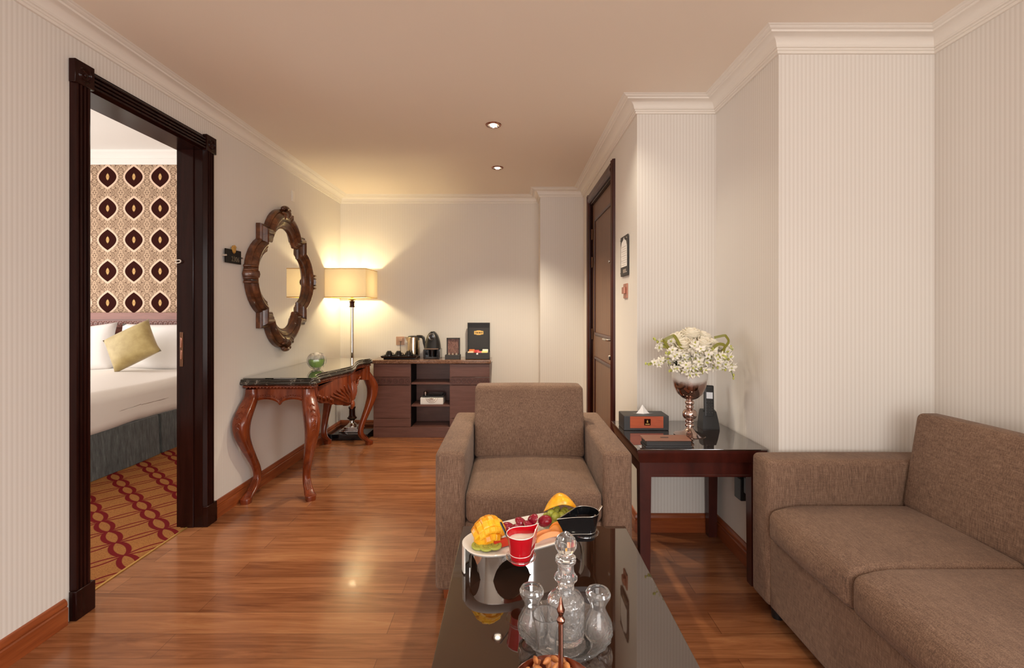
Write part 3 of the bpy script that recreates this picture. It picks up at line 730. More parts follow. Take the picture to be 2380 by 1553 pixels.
# ================================================================== CONSOLE TABLE (carved, serpentine)
KZ = 0.776
half = [(-1.250, 2.995), (-1.244, 3.03), (-1.255, 3.065), (-1.285, 3.105), (-1.296, 3.17), (-1.290, 3.25), (-1.268, 3.36), (-1.240, 3.47), (-1.222, 3.57)]
mid = 3.600
def outline(nsub=3):
    f = spline([(x, y, 0) for x, y in half]+[(-1.219, mid, 0)], nsub)
    front = [(p.x, p.y) for p in f]
    back = [(x, 2*mid-y) for x, y in front[::-1][1:]]
    return front+back
fr = outline()
KY0, KY1 = 2.975, 2*mid-2.975
poly = [(XL+0.004, KY0), (-1.268, KY0), (-1.254, KY0+0.005)]+fr+[(-1.254, KY1-0.005), (-1.268, KY1), (XL+0.004, KY1)]
t = thing('console_table', 'carved red-brown console table with curved legs and marble top under the mirror', 'console table', (-1.48, mid, 0))
def ring(p, d, z):
    q = offset_poly(p, d)
    return [(max(x, XL+0.003), y, z) for x, y in q]
bm = B(); loft(bm, [ring(poly, -0.012, KZ-0.050), ring(poly, 0.004, KZ-0.046), ring(poly, 0.012, KZ-0.038), ring(poly, 0.013, KZ-0.030), ring(poly, 0.006, KZ-0.022), ring(poly, 0.002, KZ-0.020), ring(poly, 0.004, KZ-0.016), ring(poly, 0.002, KZ-0.010), ring(poly, -0.002, KZ-0.008)])
obj('marble_top', bm, M['black_marble'], t, angle=50)
bm = B(); loft(bm, [ring(poly, -0.010, KZ-0.0075), ring(poly, -0.008, KZ-0.006), ring(poly, -0.008, KZ-0.0015), ring(poly, -0.010, KZ)])
obj('glass_top', bm, M['desk_glass'], t, angle=10)
# beaded molding under the marble
bm = B(); loft(bm, [ring(poly, -0.026, KZ-0.074), ring(poly, -0.010, KZ-0.066), ring(poly, -0.006, KZ-0.058), ring(poly, -0.008, KZ-0.0505)])
mp = offset_poly(poly, -0.010); L = 0
for (a, b) in zip(mp, mp[1:]):
    a, b = Vector(a), Vector(b); d = (b-a).length; s = L
    while s < d:
        p = a+(b-a)*(s/d)
        if p.x > XL+0.02: ball(bm, (p.x, p.y, KZ-0.061), 0.0085, 8, 5, 1, 1, 0.9)
        s += 0.0215
    L = s-d
obj('beaded_molding', bm, M['mahogany'], t)
# aprons
def zfront(y):
    u_ = abs(y-mid)/0.60
    if u_ > 0.80: return 0.60+0.10*max(0, (u_-0.80)/0.2)*0-0.02*(u_-0.8)/0.2
    s = 1-u_/0.80
    return 0.625-0.150*(s**0.72)+0.006*math.cos(u_*38)
bm = B()
ap = [(x-0.016, y) for x, y in fr if 3.02 < y < 2*mid-3.02]
top, bot, top2, bot2 = [], [], [], []
loft(bm, [[(x+0.004, y, KZ-0.052), (x+0.010, y, KZ-0.10), (x+0.004+0.014*max(0, 1-abs(y-mid)/0.4), y, (KZ-0.10+zfront(y))/2), (x+0.004, y, zfront(y)), (x-0.02, y, zfront(y)), (x-0.02, y, KZ-0.052)] for x, y in ap])
obj('front_apron', bm, M['mahogany'], t, angle=50)
bm = B()
for k in range(-6, 7):
    a = k*0.19
    y0 = mid+0.05*math.sin(a); pts = []
    for q in range(7):
        s = q/6; y = mid+(0.035+0.22*s)*math.sin(a)*1.15; z = 0.50+0.150*s*math.cos(a*0.75)
        xs = min(fr, key=lambda p: abs(p[1]-y))[0]
        pts.append((xs-0.004+0.010*math.sin(PI*s), y, max(z, zfront(y)+0.01)))
    tube(bm, pts, [0.004, 0.008, 0.010, 0.011, 0.010, 0.008, 0.003], 8)
for sgn in (-1, 1):
    for k in range(5):
        y = mid+sgn*(0.24+0.045*k); xs = min(fr, key=lambda p: abs(p[1]-y))[0]
        tube(bm, spline([(xs-0.012, y, zfront(y)+0.015), (xs-0.002, y+sgn*0.015, zfront(y)+0.035), (xs-0.012, y+sgn*0.04, zfront(y)+0.05)], 4), [0.004]+[0.008]*7+[0.003], 8)
ball(bm, (-1.213, mid, 0.485), 0.024, 12, 8, 0.7, 1, 1.3); ball(bm, (-1.220, mid, 0.458), 0.012, 10, 6)
obj('carved_shell', bm, M['mahogany'], t)
def zend(x):
    u_ = (x+1.48)/0.19
    return 0.590+0.046*math.sqrt(max(0.0, 1-((abs(u_)-0.46)/0.47)**2))
for yy, s in ((KY0+0.038, -1), (KY1-0.038, 1)):
    bm = B(); xs = [-1.68+0.40*k/40 for k in range(41)]
    loft(bm, [[(x, yy+s*0.010, KZ-0.07), (x, yy+s*0.010, zend(x)+0.02), (x, yy+s*0.016, zend(x)+0.012), (x, yy+s*0.012, zend(x)), (x, yy-s*0.010, zend(x)), (x, yy-s*0.010, KZ-0.07)] for x in xs])
    for k in range(26):
        x = -1.665+0.37*k/25; ball(bm, (x, yy+s*0.012, zend(x)+0.026), 0.0055, 8, 5)
    obj('end_apron', bm, M['mahogany'], t, angle=50)
# cabriole legs: (offset along the leg's own direction, height, half width)
CAB = [(0.000, KZ-0.072, 0.037), (0.004, 0.660, 0.040), (0.030, 0.615, 0.046), (0.066, 0.555, 0.050), (0.082, 0.500, 0.048), (0.076, 0.430, 0.042), (0.046, 0.350, 0.035), (0.006, 0.265, 0.029), (-0.028, 0.190, 0.025), (-0.040, 0.130, 0.024), (-0.026, 0.085, 0.026), (0.010, 0.052, 0.029), (0.036, 0.034, 0.033), (0.045, 0.030, 0.034), (0.047, 0.0, 0.031)]
def cab_leg(bx, by, dx, dy, amp):
    l = math.hypot(dx, dy); dx, dy = dx/l, dy/l
    bm = B(); sp_ = spline([(s, z, w) for s, z, w in CAB], 4); rings = []
    for q in sp_:
        s, z, w = q.x*amp, max(0.0, q.y), q.z
        cx, cy = bx+dx*s, by+dy*s; R = []
        for k in range(16):
            a = 2*PI*k/16; e = 0.72
            ca, sa = math.copysign(abs(math.cos(a))**e, math.cos(a)), math.copysign(abs(math.sin(a))**e, math.sin(a))
            R.append((cx+(dx*ca-dy*sa)*w*0.98, cy+(dy*ca+dx*sa)*w*0.98, z))
        rings.append(R)
    loft(bm, rings)
    leg = obj('leg', bm, M['mahogany'], t, angle=60)
    bm = B()        # acanthus carving on the knee
    def at(zz, side, out):
        i = min(range(len(sp_)), key=lambda i: abs(sp_[i].y-zz)); s = sp_[i].x*amp; w = sp_[i].z
        return (bx+dx*(s+w*0.93+out)-dy*side, by+dy*(s+w*0.93+out)+dx*side, zz)
    for side in (-1, 1):
        tube(bm, spline([at(0.63, side*0.030, -0.016), at(0.60, side*0.022, -0.004), at(0.55, side*0.018, 0.0), at(0.49, side*0.012, 0.0), at(0.42, side*0.002, 0.0)], 4), 0.0038, 6)
        for k in range(6):
            z = 0.615-k*0.03
            tube(bm, [at(z, 0.0, 0.001), at(z-0.008, side*0.010, 0.001), at(z-0.02, side*0.018, -0.003)], [0.0045, 0.0035, 0.002], 6)
    for k in range(9): 
        p = at(0.585-k*0.014, 0.026-k*0.001, -0.006); ball(bm, p, 0.0045, 6, 4)
    obj('knee_carving', bm, M['mahogany'], leg); bm = B()
    for k in range(4): tube(bm, [at(0.115, -0.012+k*0.008, -0.002), at(0.06, -0.012+k*0.008, 0.0)], 0.003, 6)
    obj('foot_carving', bm, M['mahogany'], leg)
cab_leg(-1.655, 3.005, 0.0, -1, 1.5)
cab_leg(-1.303, 3.020, 0.8, -1, 1.0)
cab_leg(-1.303, 2*mid-3.020, 0.8, 1, 1.0)
cab_leg(-1.655, 2*mid-3.005, 0.0, 1, 1.0)

# ================================================================== MINIBAR CABINET
FX0, FX1, FY0, FY1, FZ = -1.30, -0.200, 4.435, 4.70, 0.736
t = thing('cabinet', 'brown minibar cabinet with open middle shelves and marble top on the back wall', 'cabinet', ((FX0+FX1)/2, (FY0+FY1)/2, 0))
OX0, OX1 = -0.945, -0.577
bm = B()
box(bm, FX0, FX0+0.02, FY0+0.018, FY1, 0.05, 0.698); box(bm, FX1-0.02, FX1, FY0+0.018, FY1, 0.05, 0.698)
box(bm, OX0-0.02, OX0, FY0+0.002, FY1, 0.10, 0.698); box(bm, OX1, OX1+0.02, FY0+0.002, FY1, 0.10, 0.698)
box(bm, FX0+0.02, FX1-0.02, FY1-0.012, FY1, 0.05, 0.698)
box(bm, FX0, FX1, FY0, FY1, 0.0, 0.098, 0.002, 1)
obj('carcass', bm, [M['cabinet_wood']], t)
bm = B(); box(bm, OX0+0.001, OX0+0.004, FY0+0.01, FY1-0.014, 0.10, 0.698); obj('side_lining', bm, M['black_void'], t)
for z in (0.502, 0.292):
    bm = B(); box(bm, OX0+0.004, OX1, FY0+0.008, FY1-0.012, z, z+0.016, 0.001, 1); obj('shelf', bm, M['cabinet_wood'], t)
for x0, x1 in ((FX0+0.002, OX0-0.002), (OX1+0.002, FX1-0.002)):
    bm = B()
    for z0, z1 in ((0.575, 0.696), (0.498, 0.572), (0.182, 0.495), (0.101, 0.179)): box(bm, x0, x1, FY0, FY0+0.017, z0, z1, 0.0015, 1)
    dr = obj('door', bm, M['cabinet_wood'], t)
    bm = B(); nk = int((x1-x0)/0.051)
    for k in range(nk):
        x = x0+(x1-x0)*(k+0.5)/nk
        lathe(bm, [(0.017, 0.0), (0.019, -0.004), (0.024, -0.004), (0.026, 0.0)], (x, FY0, 0.535), 8, axis='y')
        lathe(bm, [(0.0, -0.003), (0.008, -0.003), (0.010, 0.0)], (x, FY0, 0.535), 8, axis='y')
        box(bm, x+0.0255, x+0.0275, FY0-0.003, FY0, 0.502, 0.568)
    for z in (0.500, 0.566): box(bm, x0+0.004, x1-0.004, FY0-0.003, FY0, z, z+0.004)
    obj('fretwork_band', bm, M['cabinet_dark'], dr)
bm = B(); box(bm, FX0-0.012, FX1+0.014, FY0-0.016, FY1+0.005, 0.700, FZ, 0.006, 3); obj('marble_top', bm, M['brown_marble'], t)
# ================================================================== FLOOR LAMP
LX, LY = -1.522, 4.50
t = thing('floor_lamp', 'floor lamp with square cream shade and chrome column, lit, in the back corner', 'floor lamp', (LX, LY, 0))
bm = B(); box(bm, LX-0.185, LX+0.195, LY-0.16, LY+0.20, 0.0, 0.055, 0.004, 2); obj('plinth', bm, M['black_gloss'], t)
bm = B()
for s, z0, z1 in ((0.095, 0.055, 0.068), (0.080, 0.068, 0.080), (0.062, 0.080, 0.095)): box(bm, LX-s, LX+s, LY-s, LY+s, z0, z1, 0.003, 2)
lathe(bm, [(0.045, 0.095), (0.040, 0.115), (0.022, 0.13), (0.020, 0.145), (0.030, 0.155), (0.020, 0.165), (0.0, 0.166)], (LX, LY, 0), 24)
obj('base', bm, M['chrome'], t)
bm = B(); lathe(bm, [(0.0, 0.164), (0.040, 0.165), (0.046, 0.175), (0.034, 0.185), (0.028, 0.20), (0.028, 0.26), (0.033, 0.265), (0.033, 0.28), (0.0, 0.281)], (LX, LY, 0), 24); obj('collar', bm, M['espresso'], t)
bm = B(); lathe(bm, [(0.017, 0.278), (0.017, 1.235)], (LX, LY, 0), 24); obj('column', bm, M['chrome'], t)
bm = B(); lathe(bm, [(0.0, 1.232), (0.025, 1.233), (0.025, 1.24), (0.021, 1.25), (0.022, 1.278), (0.027, 1.285), (0.027, 1.292), (0.0, 1.293)], (LX, LY, 0), 24); obj('socket_collar', bm, M['espresso'], t)
bm = B(); lathe(bm, [(0.0, 1.292), (0.012, 1.293), (0.016, 1.30), (0.038, 1.305), (0.042, 1.312), (0.014, 1.316), (0.012, 1.34), (0.0, 1.34)], (LX, LY, 0), 24); obj('bobeche', bm, M['gold'], t)
bm = B(); lathe(bm, [(0.0045, 1.33), (0.0045, 1.60), (0.0, 1.60)], (LX, LY, 0), 8)
for dx, dy in ((1, 0), (-1, 0), (0, 1), (0, -1)): tube(bm, [(LX, LY, 1.575), (LX+dx*0.186, LY+dy*0.183, 1.575)], 0.0025, 6)
obj('harp', bm, M['steel'], t)
bm = B()
SW, SD, SZ0, SZ1 = 0.188, 0.185, 1.326, 1.590
loft(bm, [[(LX-SW, LY-SD, z), (LX+SW, LY-SD, z), (LX+SW, LY+SD, z), (LX-SW, LY+SD, z)] for z in (SZ0, SZ1)], cap0=False, cap1=False)
sh = obj('lamp_shade', bm, M['shade'], t, angle=10)
for z in (SZ0, SZ1):
    bm = B()
    for a, b in (((-1, -1), (1, -1)), ((1, -1), (1, 1)), ((1, 1), (-1, 1)), ((-1, 1), (-1, -1))):
        tube(bm, [(LX+SW*a[0], LY+SD*a[1], z), (LX+SW*b[0], LY+SD*b[1], z)], 0.0035, 6)
    obj('shade_trim', bm, M['gold'], sh)
bm = B(); ball(bm, (LX, LY, 1.42), 0.030, 14, 10, 1, 1, 1.3); lb = obj('bulb', bm, M['lampbulb'], t); lb.visible_shadow = False
pl = bpy.data.lights.new('lamp_light', 'POINT'); pl.energy = 12; pl.color = (1.0, 0.83, 0.47); pl.shadow_soft_size = 0.03
o = bpy.data.objects.new('lamp_light', pl); C.objects.link(o); o.location = (LX, LY, 1.44)

# ================================================================== WALL MIRROR (quatrefoil)
MY, MZ = 3.487, 1.440
def quatre(s, c, r, n=14, k=5):
    """outline in (y,z): four lobes with square corners, same point count for every size"""
    h = math.sqrt(max(1e-6, r*r-(s-c)**2)); a0 = math.atan2(h, s-c); pts = []
    for q in range(4):
        R = Matrix.Rotation(q*PI/2, 2)
        for i in range(n+1):
            a = -a0+2*a0*i/n; pts.append(R @ Vector((c+r*math.cos(a), r*math.sin(a))))
        for i in range(1, k): pts.append(R @ Vector((s, h+(s-h)*i/k)))
        pts.append(R @ Vector((s, s)))
        for i in range(1, k): pts.append(R @ Vector((s-(s-h)*i/k, s)))
    return pts
t = thing('mirror', 'quatrefoil wall mirror in a carved walnut frame above the console table', 'mirror', (XL, MY, MZ-0.55))
def qs(f):   # f = 0 outer edge .. 1 inner edge
    return [Vector((p.x*0.945, p.y)) for p in quatre(0.355-0.110*f, 0.236-0.044*f, 0.277-0.099*f)]
prof = [(0.0, 0.003), (0.0, 0.030), (0.06, 0.040), (0.10, 0.043), (0.12, 0.038), (0.15, 0.038), (0.20, 0.052), (0.30, 0.066), (0.40, 0.070), (0.50, 0.064), (0.56, 0.054), (0.58, 0.048), (0.62, 0.048), (0.66, 0.050), (0.72, 0.044), (0.80, 0.034), (0.88, 0.030), (0.92, 0.031), (0.97, 0.026), (1.0, 0.018), (1.0, 0.004)]
bm = B(); rings = []
for f, h in prof: rings.append([(XL+h, MY+p.x, MZ+p.y) for p in qs(f)])
loft(bm, rings, True, False, False); fr_ = obj('frame', bm, M['walnut_frame'], t, angle=30)
bm = B(); vs = [bm.verts.new((XL+0.017, MY+p.x, MZ+p.y)) for p in qs(0.98)]; cv = bm.verts.new((XL+0.017, MY, MZ))
for a, b in zip(vs, vs[1:]+vs[:1]): face(bm, (a, b, cv))
obj('mirror_glass', bm, M['mirror'], t)
for q in range(4):
    bm = B(); R = Matrix.Rotation(q*PI/2, 2)
    def at(r, tt): v = R @ Vector((r-0.022, tt)); return (MY+v.x*0.945, MZ+v.y)
    if q in (1, 3):
        for k in range(-2, 3):
            y, z = at(0.50-0.012*abs(k), k*0.028); ball(bm, (XL+0.06, y, z), 0.020 if k else 0.027, 10, 7, 0.9, 1, 1.2)
        y, z = at(0.545, 0); ball(bm, (XL+0.042, y, z), 0.024, 12, 8, 1.0, 1.9, 0.75)
        for sg in (-1, 1):
            y, z = at(0.535, sg*0.05); ball(bm, (XL+0.045, y, z), 0.016, 10, 7)
            tube(bm, spline([(XL+0.055, *at(0.47, sg*0.02)), (XL+0.07, *at(0.49, sg*0.05)), (XL+0.055, *at(0.50, sg*0.085))], 4), [0.006]+[0.010]*7+[0.004], 8)
    else:
        for k in (-2, -1, 1, 2):
            tube(bm, [(XL+0.012, *at(0.548, k*0.026)), (XL+0.046, *at(0.543, k*0.026)), (XL+0.074, *at(0.500, k*0.026)), (XL+0.068, *at(0.485, k*0.026))], 0.0085, 8)
        loft(bm, [[(XL+0.006, *at(0.546, -0.022)), (XL+0.05, *at(0.545, -0.022)), (XL+0.082, *at(0.485, -0.022)), (XL+0.06, *at(0.475, -0.022))], [(XL+0.006, *at(0.556, 0)), (XL+0.054, *at(0.552, 0)), (XL+0.088, *at(0.487, 0)), (XL+0.06, *at(0.475, 0))], [(XL+0.006, *at(0.546, 0.022)), (XL+0.05, *at(0.545, 0.022)), (XL+0.082, *at(0.485, 0.022)), (XL+0.06, *at(0.475, 0.022))]])
    obj('carved_ornament', bm, M['walnut_frame'], fr_, angle=60)

# ================================================================== SIGNS AND SWITCHES
def text_mesh(body, size, mat_, M4, parent, name='lettering', extrude=0.0006):
    cu = bpy.data.curves.new(name, 'FONT'); cu.body = body; cu.size = size; cu.extrude = extrude; cu.align_x = 'CENTER'; cu.align_y = 'CENTER'
    to = bpy.data.objects.new(name, cu); C.objects.link(to)
    dg = bpy.context.evaluated_depsgraph_get(); me = bpy.data.meshes.new_from_object(to.evaluated_get(dg))
    bpy.data.objects.remove(to)
    me.transform(M4); me.transform(Matrix.Translation(-woff(parent)))
    o = bpy.data.objects.new(name, me); me.materials.append(mat_); o.parent = parent; C.objects.link(o); return o
PLUSX = Matrix(((0, 0, 1, 0), (1, 0, 0, 0), (0, 1, 0, 0), (0, 0, 0, 1)))     # text facing +X (left wall)
MINX = Matrix(((0, 0, -1, 0), (-1, 0, 0, 0), (0, 1, 0, 0), (0, 0, 0, 1)))
MINY = Matrix(((1, 0, 0, 0), (0, 0, -1, 0), (0, 1, 0, 0), (0, 0, 0, 1)))
sy0, sy1, sz0, sz1 = 2.790, 2.955, 1.493, 1.577
t = thing('room_sign', 'small black room number plate with gold emblem on the left wall', 'sign', (XL, (sy0+sy1)/2, sz0))
bm = B(); box(bm, XL+0.012, XL+0.017, sy0, sy1, sz0, sz1, 0.001, 1); obj('plate', bm, M['sign_black'], t)
for y in (sy0-0.006, sy1+0.006):
    bm = B(); lathe(bm, [(0, 0), (0.006, 0), (0.006, 0.026), (0.004, 0.028), (0, 0.028)], (XL, y, (sz0+sz1)/2), 14, axis='x'); obj('standoff', bm, M['chrome'], t)
bm = B(); ecy, ecz = (sy0+sy1)/2+0.004, sz1+0.002
lathe(bm, [(0, 0.017), (0.014, 0.023), (0.019, 0.019), (0.019, 0.012)], (XL, 0, 0), 20, axis='x')
for v in bm.verts: v.co = Vector((v.co.x, ecy+v.co.y, ecz+v.co.z*1.35))
n0 = len(bm.verts)
for k in range(5): ball(bm, (XL+0.022, ecy+(k-2)*0.007, ecz+0.024-abs(k-2)*0.004), 0.004, 8, 5)
em = obj('emblem', bm, M['gold'], t)
text_mesh('2306', 0.042, mat('dull_bronze_print', (0.17, 0.14, 0.09), 0.5), Matrix.Translation((XL+0.0172, (sy0+sy1)/2+0.02, sz0+0.026)) @ PLUSX, t)
bm = B(); box(bm, XL, XL+0.006, 3.665, 3.715, 2.06, 2.145, 0.003, 2); box(bm, XL+0.006, XL+0.009, 3.675, 3.705, 2.075, 2.13, 0.001, 1)
tag(obj('wall_plate', bm, M['cornice']), 'small blank cream cover plate high on the left wall above the mirror', 'wall plate')
# framed evacuation notice by the entrance door
ey0, ey1, ez0, ez1 = 2.725, 2.895, 1.412, 1.652
t = thing('framed_notice', 'small framed fire notice on the wall beside the entrance door', 'notice', (XA, (ey0+ey1)/2, ez0))
bm = B(); box(bm, XA-0.012, XA-0.004, ey0, ey1, ez0, ez1, 0.002, 1); obj('backing', bm, M['charcoal'], t)
bm = B()
ym = (ey0+ey1)/2; xx = XA-0.0125
pl_ = [(ey0+0.012, ez0+0.055), (ey0+0.012, ez1-0.065), (ey0+0.030, ez1-0.035), (ym-0.014, ez1-0.022), (ym, ez1-0.008), (ym+0.014, ez1-0.022), (ey1-0.030, ez1-0.035), (ey1-0.012, ez1-0.065), (ey1-0.012, ez0+0.055)]
loft(bm, [[(xx, y, z) for y, z in pl_], [(xx+0.0006, y, z) for y, z in pl_]]); pa = obj('paper', bm, M['paper'], t)
bm = B()
for k in range(9):
    z = ez0+0.065+k*0.0135
    box(bm, xx-0.0005, xx, ey0+0.022+(0.01 if k % 3 == 0 else 0), ey1-0.022-(0.03 if k % 2 else 0.0), z, z+0.0016)
obj('printed_lines', bm, M['steel'], pa)
bm = B(); box(bm, xx-0.0005, xx+0.0005, ym-0.05, ym+0.02, ez0+0.018, ez0+0.040); obj('footer_strip', bm, M['steel'], t)
for y in (ey0+0.01, ey1-0.01):
    for z in (ez0+0.02, ez1-0.02):
        bm = B(); lathe(bm, [(0, -0.017), (0.0035, -0.0165), (0.0035, 0)], (XA, y, z), 10, axis='x'); obj('standoff', bm, M['chrome'], t)
t = thing('light_switch', 'copper coloured card switch below the framed notice', 'switch', (XA, 2.80, 1.285))
bm = B(); box(bm, XA-0.008, XA, 2.757, 2.843, 1.278, 1.366, 0.003, 2); obj('plate', bm, M['copper_plate'], t)
bm = B(); box(bm, XA-0.022, XA-0.008, 2.772, 2.828, 1.305, 1.345, 0.003, 2); obj('card_slot', bm, M['copper_plate'], t)
# socket behind the kettle
SXK, SYK = -1.11, YB
t = thing('wall_socket', 'beige wall socket with a plug behind the kettle', 'socket', (SXK, SYK, 0.845))
bm = B(); box(bm, SXK-0.042, SXK+0.042, SYK-0.008, SYK, 0.855, 0.940, 0.003, 2); obj('plate', bm, M['socket'], t)
bm = B(); box(bm, SXK-0.012, SXK+0.028, SYK-0.035, SYK-0.008, 0.895, 0.925, 0.004, 2); obj('plug', bm, M['socket'], t)
bm = B(); tube(bm, spline([(SXK+0.008, SYK-0.03, 0.895), (SXK+0.01, SYK-0.04, 0.82), (SXK+0.03, SYK-0.06, 0.75), (SXK+0.12, SYK-0.09, 0.742)], 6), 0.003, 8); obj('cord', bm, M['black_plastic'], t)
# power adapter under the end table
t = thing('power_adapter', 'black power adapter plugged into the wall under the end table', 'adapter', (XC, 2.27, 0.30))
bm = B(); box(bm, XC-0.008, XC, 2.13, 2.29, 0.345, 0.430, 0.003, 2); obj('socket_plate', bm, M['black_plastic'], t)
bm = B(); box(bm, XC-0.040, XC-0.008, 2.205, 2.270, 0.308, 0.412, 0.005, 2); obj('adapter_body', bm, M['black_plastic'], t)
bm = B(); tube(bm, spline([(XC-0.022, 2.165, 0.39), (XC-0.026, 2.165, 0.44), (XC-0.02, 2.17, 0.50), (XC-0.014, 2.18, 0.56)], 6), 0.005, 8); box(bm, XC-0.034, XC-0.008, 2.145, 2.19, 0.355, 0.43, 0.004, 2); obj('cord', bm, M['black_plastic'], t)

# ================================================================== ON THE CONSOLE: faceted glass ball
gx, gy, gr = -1.415, 3.42, 0.066
t = thing('glass_ball_vase', 'round cut-glass vase with green filling and white flowers on the console', 'vase', (gx, gy, KZ))
def facet(tt, z): return 1.0+0.018*abs(math.sin(5*tt))*1.0
gz = KZ+0.063
bm = B()
prof = [(0.0, -0.062), (0.024, -0.0615)]+[(gr*math.cos(a), gr*math.sin(a)) for a in [(-1.15+2.05*k/12) for k in range(13)]]
prof += [(r*0.90, z*0.92+0.002) for r, z in prof[:1:-1]]+[(0.020, -0.054), (0.0, -0.054)]
lathe(bm, prof, (gx, gy, gz), 20, facet); obj('glass', bm, M['crystal'], t, angle=12)
bm = B(); lathe(bm, [(0, -0.05), (0.03, -0.046), (0.046, -0.028), (0.053, -0.004), (0.053, 0.008), (0, 0.010)], (gx, gy, gz), 20, lambda a, z: 1+0.04*math.sin(9*a)); obj('green_filling', bm, mat('green_moss', (0.24, 0.46, 0.02), 0.5), t)
bm = B()
for k in range(11):
    a = k*2.4; r = 0.012*math.sqrt(k)
    ball(bm, (gx+r*math.cos(a), gy+r*math.sin(a), gz+0.042-r*0.5), 0.0235, 8, 6, 1, 1, 0.8)
obj('white_flower', bm, M['rose'], t)

# ================================================================== MINIBAR TOP
CZ = FZ
tx0, tx1, ty0, ty1 = -1.225, -0.900, 4.445, 4.590
t = thing('cup_tray', 'black lacquer tray holding upturned cups on the minibar top', 'tray', ((tx0+tx1)/2, (ty0+ty1)/2, CZ))
bm = B(); box(bm, tx0+0.015, tx1-0.015, ty0+0.01, ty1-0.01, CZ, CZ+0.012, 0.003, 2); obj('foot', bm, M['black_gloss'], t)
bm = B(); loft(bm, [[(tx0-i, ty0-i, z), (tx1+i, ty0-i, z), (tx1+i, ty1+i, z), (tx0-i, ty1+i, z)] for i, z in ((-0.01, CZ+0.012), (0.0, CZ+0.016), (0.008, CZ+0.034), (0.005, CZ+0.035), (-0.004, CZ+0.020), (-0.012, CZ+0.018))]); obj('tray_body', bm, M['black_gloss'], t)
def cup(x, y, label):
    t = thing('cup', label, 'cup', (0, 0, 0), 'upturned black cups on the minibar tray')
    bm = B(); lathe(bm, [(0.036, 0), (0.037, 0.002), (0.035, 0.02), (0.029, 0.042), (0.022, 0.052), (0.020, 0.058), (0.016, 0.058), (0.015, 0.053), (0, 0.052)], (0, 0, 0), 24); obj('bowl', bm, M['black_gloss'], t, local=True)
    bm = B(); tube(bm, spline([(0.030, -0.006, 0.038), (0.046, -0.012, 0.036), (0.050, -0.013, 0.022), (0.036, -0.008, 0.012)], 5), 0.0032, 8); obj('handle', bm, M['black_gloss'], t, local=True)
    t.location = (x, y, CZ+0.0185); return t
cup(-1.172, 4.52, 'leftmost upturned black cup on the tray'); cup(-1.082, 4.52, 'middle upturned black cup on the tray, beside the socket cord'); cup(-0.985, 4.515, 'upturned black cup at the tray end in front of the kettle')
# kettle
kx, ky = -0.965, 4.648
t = thing('kettle', 'polished steel electric kettle with black handle on the minibar', 'kettle', (kx, ky, CZ))
bm = B(); lathe(bm, [(0, 0), (0.062, 0), (0.066, 0.006), (0.062, 0.018), (0, 0.018)], (kx, ky, CZ), 28); obj('base', bm, M['black_plastic'], t)
bm = B(); lathe(bm, [(0, 0.018), (0.060, 0.018), (0.061, 0.04), (0.055, 0.20), (0.053, 0.203), (0, 0.203)], (kx, ky, CZ), 32)
loft(bm, [[(kx-0.050, ky-0.018, CZ+0.205-0.06), (kx-0.082, ky, CZ+0.198), (kx-0.050, ky+0.018, CZ+0.205-0.06)], [(kx-0.048, ky-0.02, CZ+0.203), (kx-0.083, ky, CZ+0.205), (kx-0.048, ky+0.02, CZ+0.203)]])
obj('body', bm, M['brass_steel'], t)
bm = B(); lathe(bm, [(0.053, 0.203), (0.050, 0.212), (0.02, 0.217), (0, 0.217)], (kx, ky, CZ), 28); obj('lid', bm, M['black_plastic'], t)
bm = B(); tube(bm, spline([(kx+0.035, ky, CZ+0.208), (kx+0.075, ky-0.002, CZ+0.208), (kx+0.098, ky-0.004, CZ+0.196), (kx+0.108, ky-0.006, CZ+0.15), (kx+0.122, ky-0.008, CZ+0.075)], 6), [0.012]*14+[0.011]*6+[0.009]*5, 10, flat=1.2); box(bm, kx+0.025, kx+0.06, ky-0.014, ky+0.014, CZ+0.17, CZ+0.206, 0.004, 2); obj('handle', bm, M['black_plastic'], t)
# capsule coffee machine
cx, cy = -0.760, 4.565
t = thing('coffee_machine', 'black capsule coffee machine with a rounded pointed front', 'coffee machine', (cx, cy, CZ))
def ogive(z): return 0.078*max(0.0, 1-max(0, (z-0.10)/0.185))**0.55 if z > 0.10 else 0.078
bm = B(); rings = []
for k in range(15):
    z = 0.088+(0.262-0.088)*k/14; w = max(0.012, 0.079*math.sqrt(max(0, 1-((z-0.075)/0.191)**2.0))); 
    rings.append([(cx+w*math.copysign(abs(math.cos(a))**0.8, math.cos(a)), cy+0.01+(0.085-0.045*k/14)*math.copysign(abs(math.sin(a))**0.7, math.sin(a)), CZ+z) for a in (2*PI*q/24 for q in range(24))])
loft(bm, rings); obj('head', bm, M['black_plastic'], t, angle=60)
bm = B(); box(bm, cx-0.079, cx-0.058, cy-0.06, cy+0.10, CZ, CZ+0.092, 0.004, 2); box(bm, cx+0.058, cx+0.079, cy-0.06, cy+0.10, CZ, CZ+0.092, 0.004, 2); box(bm, cx-0.058, cx+0.058, cy+0.02, cy+0.10, CZ, CZ+0.092); box(bm, cx-0.058, cx+0.058, cy-0.07, cy+0.02, CZ, CZ+0.022, 0.003, 2); obj('body', bm, M['black_gloss'], t)
bm = B(); lathe(bm, [(0, 0.02), (0.030, 0.02), (0.034, 0.07), (0.034, 0.091), (0, 0.091)], (cx, cy-0.02, CZ), 24); obj('spout', bm, M['black_gloss'], t)
bm = B(); lathe(bm, [(0.024, -0.002), (0.030, -0.008), (0.033, -0.004), (0.033, 0.012)], (cx, cy-0.058, CZ+0.212), 28, axis='y'); obj('dial_ring', bm, M['chrome'], t)
bm = B(); lathe(bm, [(0, -0.010), (0.018, -0.008), (0.0235, -0.002), (0.0235, 0.012)], (cx, cy-0.058, CZ+0.212), 24, axis='y'); obj('dial', bm, M['black_gloss'], t)
